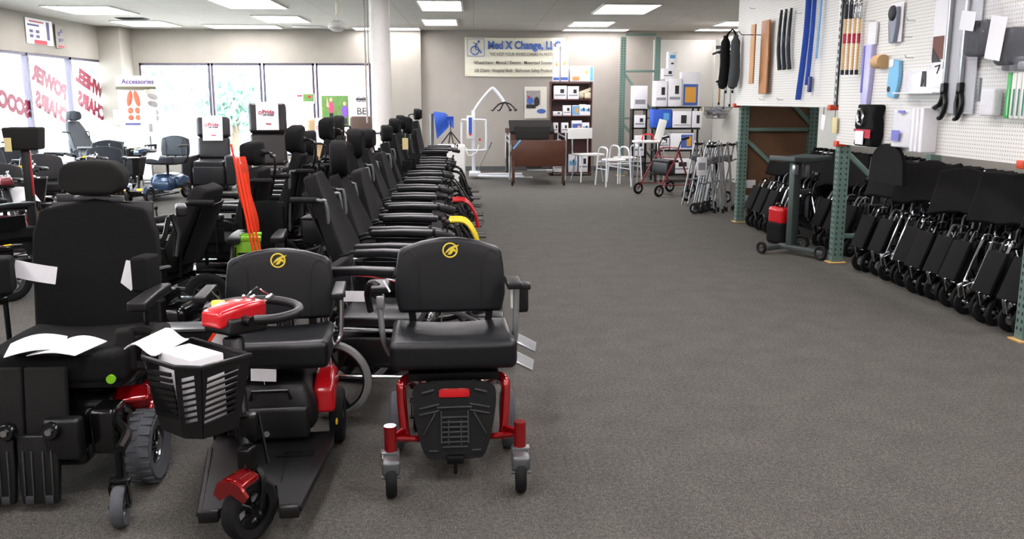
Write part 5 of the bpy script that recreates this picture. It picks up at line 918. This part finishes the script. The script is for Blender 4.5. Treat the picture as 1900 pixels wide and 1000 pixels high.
for i in range(4): hang('strip_pack', ('green strip pack, leftmost of the four by the right edge', 'white strip pack next to the green one', 'white strip pack, third of the four', 'white strip pack, rightmost of the four')[i], 'strip pack', 5.68-.06*i, 1.66, [('strip', mat('green_plastic', '#3fae57', .4) if i == 0 else WHT, lambda m: m.rbox((0, 0, -.13), (.045, .03, .28), .01)), ('green_line', mat('dark_green', '#2f7f63', .4) if i else mat('pale_green', '#8fd39d', .4), lambda m: m.box((.012, -.017, -.17), (.01, .004, .16)))], .05+.01*i, group='strip packs')
for i in range(3): hang('small_bag', 'small clear bag on the hooks above the strip packs, %s' % ('left', 'middle', 'right')[i], 'small bag', 5.7-.08*i, 1.76, [('bag', CLR, lambda m: m.rbox((0, 0, -.04), (.07, .1, .09), .02, 2)), ('contents', INK, lambda m: m.rbox((0, 0, -.05), (.045, .06, .05), .015))], .08)
hang('mesh_pack', 'black mesh-wrapped pack with red and white label, lowest left on the nearer pegboard', 'pack', 7.48, 1.44, [('pack', FAB, lambda m: m.rbox((0, 0, -.15), (.32, .1, .34), .04, 2, 4, f=lambda x, y, z: (x, y+.012*math.sin(x*60+z*30), z))), ('cable', CHR, lambda m: m.tube([(-.08, -.06, -.02), (.02, -.07, -.06), (.0, -.07, -.14), (-.09, -.06, -.12)], .012, 8, closed=True, sm=3)), ('white_label', PAP, lambda m: m.box((-.04, -.062, -.25), (.14, .004, .11))), ('red_label', TXR, lambda m: (m.box((0, -.06, -.19), (.3, .004, .02)), m.box((.1, -.062, -.22), (.1, .004, .06))))], .07)
hang('bagged_white_goods', 'clear bag of white padding hanging below the nearer pegboard, left', 'bagged goods', 6.92, 1.47, [('padding', mat('white_cloth', '#dedee0', .8), lambda m: m.rbox((0, 0, -.19), (.28, .05, .28), .02, 2, 3, f=lambda x, y, z: (x, y+.008*math.sin(x*60+z*40), z))), ('clear_bag', CLR, lambda m: m.rbox((0, 0, -.15), (.31, .08, .36), .02, 2, 2)), ('lilac_print', mat('violet_blue', '#6d6cc0', .4), lambda m: (m.box((-.05, -.045, -.24), (.12, .004, .08)), m.box((.02, -.045, -.06), (.1, .004, .02))))], .06)
for i in range(3): hang('white_packet', 'slim white packet beside the bagged padding, %s of three' % ('left', 'middle', 'right')[i], 'packet', 6.66-.06*i, 1.44, [('packet', PAP, lambda m: m.rbox((0, 0, -.16), (.045, .12, .32), .015, 2))], .09, group='slim white packets')
hang('round_hanging_cover', 'black half-round seat cover rising behind the wheelchairs below the pegboard', 'seat cover', 7.15, 1.14, [('cover', FAB, lambda m: m.prism([(.26*math.cos(PI*i/14), -.16+.17*math.sin(PI*i/14)) for i in range(15)]+[(-.28, -.3), (.28, -.3)], .03)), ('clear_hook', CLR, lambda m: m.torus((0, 0, .02), (0, 1, 0), .03, .008, 14, 6))], .05)
for i, (Y, z, mm, lb) in enumerate(((8.45, 1.38, PAP, 'white tag hanging between the two pegboards'), (8.2, 1.36, LBL, 'cream tag hanging between the two pegboards'))): hang('hanging_tag', lb, 'tag', Y, z, [('card', mm, lambda m: m.rbox((0, 0, -.09), (.09, .004, .14), .002, rot=(0, .15-.2*i, 0))), ('string', TXD, lambda m: m.tube([(0, 0, -.02), (0, 0, .05)], .003, 5))], .04)
for i, (Y, z) in enumerate(((10.7, 2.55), (7.0, 1.98), (6.95, 1.82), (6.97, 2.1), (9.2, 2.36), (10.2, 1.5), (9.6, 1.5))): hang('peg_hook', ('empty peg hook above the padded sling', 'empty peg hook in the middle of the nearer pegboard', 'empty peg hook above the wide white pack', 'empty peg hook between the insole pack and the reachers', 'empty peg hook beside the curved dressing aids', 'empty peg hook at the bottom of the further pegboard under the wooden boards', 'empty peg hook at the bottom of the further pegboard, middle')[i], 'hook', Y, z, [('wire', ALU, lambda m: m.tube([(0, .02, 0), (0, -.06, 0), (0, -.07, .02)], .004, 5))], .0, group='empty peg hooks')
# ------------------------------------------------ folded wheelchairs under the racking
n2 = [(5.62+.238*i) for i in range(10)]; W2 = []
look = ['folded black wheelchair nearest the camera, against the near rack upright', 'second folded wheelchair from the near rack upright', 'third folded wheelchair from the near rack upright', 'fourth folded wheelchair from the near rack upright', 'fifth folded wheelchair from the near rack upright', 'middle folded wheelchair of the near bay', 'folded wheelchair just beyond the middle of the near bay', 'fourth folded wheelchair from the middle rack upright', 'third folded wheelchair in front of the middle rack upright', 'second folded wheelchair in front of the middle rack upright', 'folded wheelchair right beside the middle rack upright']
proto = None
for i, Y in enumerate(n2):
    args = ((rx(Y)+.6+random.uniform(-.04, .04), Y, 0), -90+15+random.uniform(-.7, .7))
    if i < 3: t = manual_chair(look[i], *args, W=(.1, .1, .13)[i], fm=(GRM, BMET, CHR)[i], calf=i != 2, group='folded wheelchairs in the near rack bay', name='folded_wheelchair'); W2.append(t)
    else: dup(W2[(0, 1, 2, 1, 0, 1, 1, 2, 0, 1, 0)[i]], *args, look[i])
look = ['folded wheelchair next to the far rack upright', 'second folded wheelchair from the far rack upright', 'third folded wheelchair from the far rack upright', 'fourth folded wheelchair from the far rack upright', 'fifth folded wheelchair from the far rack upright, left of the red bag', 'folded wheelchair beyond the wheeled stand', 'folded wheelchair behind the wheeled stand', 'folded wheelchair just beyond the middle rack upright']
for i in range(8):
    Y = 10.55-.29*i; a = dup(W2[(1, 0, 1, 2, 1, 0, 1, 0)[i]], (rx(Y)+.56+(.22 if i > 4 else 0), Y, 0), -90+14+random.uniform(-.7, .7), look[i]); a['group'] = 'folded wheelchairs in the far rack bay'
rb = thing('red_bag', 'red and black bag standing among the folded wheelchairs in the far bay', 'bag', (3.2, 9.15, 0), -70)
MB().rbox((0, 0, .13), (.26, .16, .24), .05, 3).build('body', FAB, rb); MB().rbox((0, 0, .31), (.24, .15, .18), .05, 3, 2).build('red_top', REDP, rb); MB().tube([(-.05, -.02, .39), (-.03, -.03, .43), (.03, -.03, .43), (.05, -.02, .39)], .01, 6, sm=3).build('handle', BMET, rb)
CU = [(3.62, 10.2, .72, .5, .16, 0), (3.7, 9.6, .78, .5, .3, 1), (3.8, 9.0, .8, .5, .35, 2), (3.62, 7.45, .84, .52, .32, 3), (3.62, 6.95, .86, .5, .34, 4), (3.66, 6.4, .84, .5, .34, 5), (3.68, 5.9, .84, .5, .36, 6), (3.75, 5.5, .86, .4, .34, 7)]
CL = ['black upholstery hung over the folded wheelchairs beside the brown panel', 'black upholstery hung over folded wheelchairs, middle of the far bay', 'black upholstery over the folded wheelchairs behind the wheeled stand', 'black upholstery behind the middle rack upright brace', 'black upholstery below the half-round cover', 'black upholstery over the middle of the near bay', 'black upholstery second from the near rack upright', 'black upholstery against the near rack upright']
for x, y, z, w_, h_, i in CU:
    o = MB().rbox((0, 0, 0), (w_, .05, h_), .022, 3, 5, f=lambda a, b, c: (a*(1-.3*c), b-.35*a*a+.012*math.sin(a*30+i), c-.12*abs(a)+.015*math.sin(a*22+i*2))).build('upholstery_panel', FAB, loc=(x, y, z), rot=(-.35, 0, -1.0+.06*(i % 3)))
    tag(o, CL[i], 'upholstery', 'black upholstery over the folded wheelchairs')
# wheeled stand
ws = thing('wheeled_stand', 'dull green wheeled stand with padded tray top before the middle rack upright', 'stand', (3.12, 8.56, 0), 28)
MB().rbox((0, .0, .5), (.1, .07, .86), .012).build('column', DGRN, ws); MB().rbox((.05, 0, .93), (.52, .34, .05), .02, 2, 2, f=lambda x, y, z: (x*(1-.4*max(0, y)), y, z+.05*abs(x))).build('tray_top', mat('dull_green_vinyl', '#3a4444', .5), ws)
m = MB(); m.rbox((-.02, -.15, .07), (.07, .56, .05), .015); m.rbox((0, .12, .06), (.46, .06, .05), .015); m.rbox((.12, .05, .6), (.24, .05, .05), .01); m.build('stand_bars', DGRN, ws); m = MB(); m.rbox((-.06, -.05, .84), (.05, .04, .1), .008); m.rbox((.09, -.05, .82), (.06, .04, .12), .008); m.build('clamp_knobs', ALU, ws)
wheel(ws, 'wheel', (-.04, -.4, .07), .07, .04, RUB, GRM, 0, n=18); wheel(ws, 'wheel', (.25, .1, .08), .08, .05, RUB, GRM, 0, 30, n=20); wheel(ws, 'wheel', (-.24, .16, .06), .06, .035, RUB, GRM, 0, n=16)
# ------------------------------------------------ walkers, crutches and basket by the partition
for i, (x, y, rz) in enumerate(((3.0, 11.75, -20), (3.1, 11.9, -14), (3.22, 12.05, -18), (3.0, 12.4, -10), (3.26, 12.62, -16), (3.4, 12.2, -12))):
    wk = thing('folded_walker', 'folded aluminium walker, %s in the bunch beside the far rack upright' % ('leftmost with black wheels', 'second with black wheels', 'third with black wheels', 'back left', 'back middle', 'rightmost')[i], 'walker', (x, y, 0), rz, 'folded walkers beside the rack')
    for s in (-1, 1):
        m = MB(); q = s*.03; m.tube([(q-.05, -.06, .05), (q+.08, -.03, .82), (q+.1, .0, .88), (q+.12, .06, .86), (q+.22, .1, .04)] if s < 0 else [(q-.02, .02, .05), (q+.12, .03, .84), (q+.15, .05, .9), (q+.18, .08, .86), (q+.27, .13, .04)], .0127, 8, sm=3); m.tube([(q, -.03, .4), (q+.16, .06, .42)], .01, 6); m.build('side_frame', ALU, wk)
        MB().tube([(q+.09, -.03, .89), (q+.15, .06, .9)], .017, 8).build('hand_grip', RUB, wk)
        MB().cyl((q+.225+(.05 if s > 0 else 0), .1+(.03 if s > 0 else 0), 0), (q+.222+(.05 if s > 0 else 0), .1+(.03 if s > 0 else 0), .06), .018).build('rubber_tip', RUB, wk)
    m = MB(); m.tube([(0, -.04, .7), (.1, -.03, .66), (.2, .04, .7)], .011, 6); m.rbox((.08, -.05, .72), (.12, .03, .07), .01); m.build('folding_brace', GRM, wk)
    if i < 3: [wheel(wk, 'wheel', (-.05+.07*k, -.07+.09*k, .075), .075, .024, RUB, BMET, 5, 80, n=22) for k in (0, 1)]
carton('white instruction card hung on the front of the folded walkers', (2.98, 11.62, .52), (.14, .01, .24), PAP, [(INK, 0, .5, .7, .4)], 10, None, 'card', 'instruction_card')
for i, (y, zt, L_, cuff) in enumerate(((17.45, 2.38, .95, 1), (17.0, 2.4, .75, 1), (16.55, 2.35, .7, 1), (17.1, 1.85, .5, 0), (16.7, 1.9, .5, 0))):
    cr = thing('cane', ('wooden-shafted cane with dark grip hung leftmost on the partition', 'aluminium forearm crutch with dark cuff, second on the partition', 'aluminium forearm crutch nearest the pegboard', 'short aluminium cane hanging lower, left', 'short aluminium cane hanging lower, right')[i], 'cane', (4.76, y, zt), -90, 'canes and crutches on the partition')
    MB().cyl((0, 0, -L_), (0, 0, 0), .014, n=10).build('shaft', TAN if i == 0 else ALU, cr); MB().tube([(0, -.02, 0), (0, -.06, .02), (0, -.16, -.02)], .02, 8, sm=2).build('grip', RUB, cr)
    if cuff: MB().sheet(lambda u, v: (.05*math.cos(u*4.5+2.4), -.05+.05*math.sin(u*4.5+2.4), .08+v*.06), 10, 2, .006).cyl((0, 0, -.08), (0, 0, .14), .016, n=8).build('cuff', GRM if i else NAV, cr)
    MB().cyl((0, 0, -L_-.03), (0, 0, -L_+.02), .02, n=10).build('rubber_tip', RUB, cr)
wb = thing('wire_basket', 'wire basket of small parts hanging below the canes', 'basket', (4.56, 16.9, 1.36), -90)
m = MB()
for k in range(4): z = -.2*k/3; w_ = .4-.05*k; m.tube([(-w_, -.2+.03*k, z), (w_, -.2+.03*k, z), (w_, .2-.03*k, z), (-w_, .2-.03*k, z)], .005, 5, closed=True)
for k in range(12): x = -.4+.8*k/11; m.tube([(x, -.2, 0), (x*.62, -.11, -.2), (x*.62, .11, -.2), (x, .2, 0)], .0035, 5)
m.build('wires', GRM, wb); m = MB(); [m.rbox((random.uniform(-.28, .28), random.uniform(-.1, .1), random.uniform(-.15, -.02)), (.1, .06, .05), .01, rot=(random.random(), random.random(), 3*random.random())) for k in range(16)]; tag(m.build('small_parts', INK, wb), kind='stuff'); MB().box((-.12, -.21, -.05), (.08, .004, .12)).build('cream_tag', LBL, wb)
st2 = thing('folded_seat_frame', 'dark folded rollator seat behind the folded walkers', 'rollator', (3.45, 13.1, 0), -70); MB().rbox((0, 0, .42), (.4, .1, .34), .04, 2).build('bag', FAB, st2)
for s in (-1, 1): MB().tube([(s*.22, .2, .08), (s*.22, .02, .8), (s*.22, -.2, .08)], .013, 6).build('side_frame', BMET, st2); [wheel(st2, 'wheel', (s*.22, y, .09), .09, .028, RUB, GRM, 5, n=18) for y in (-.2, .2)]
# posters and papers
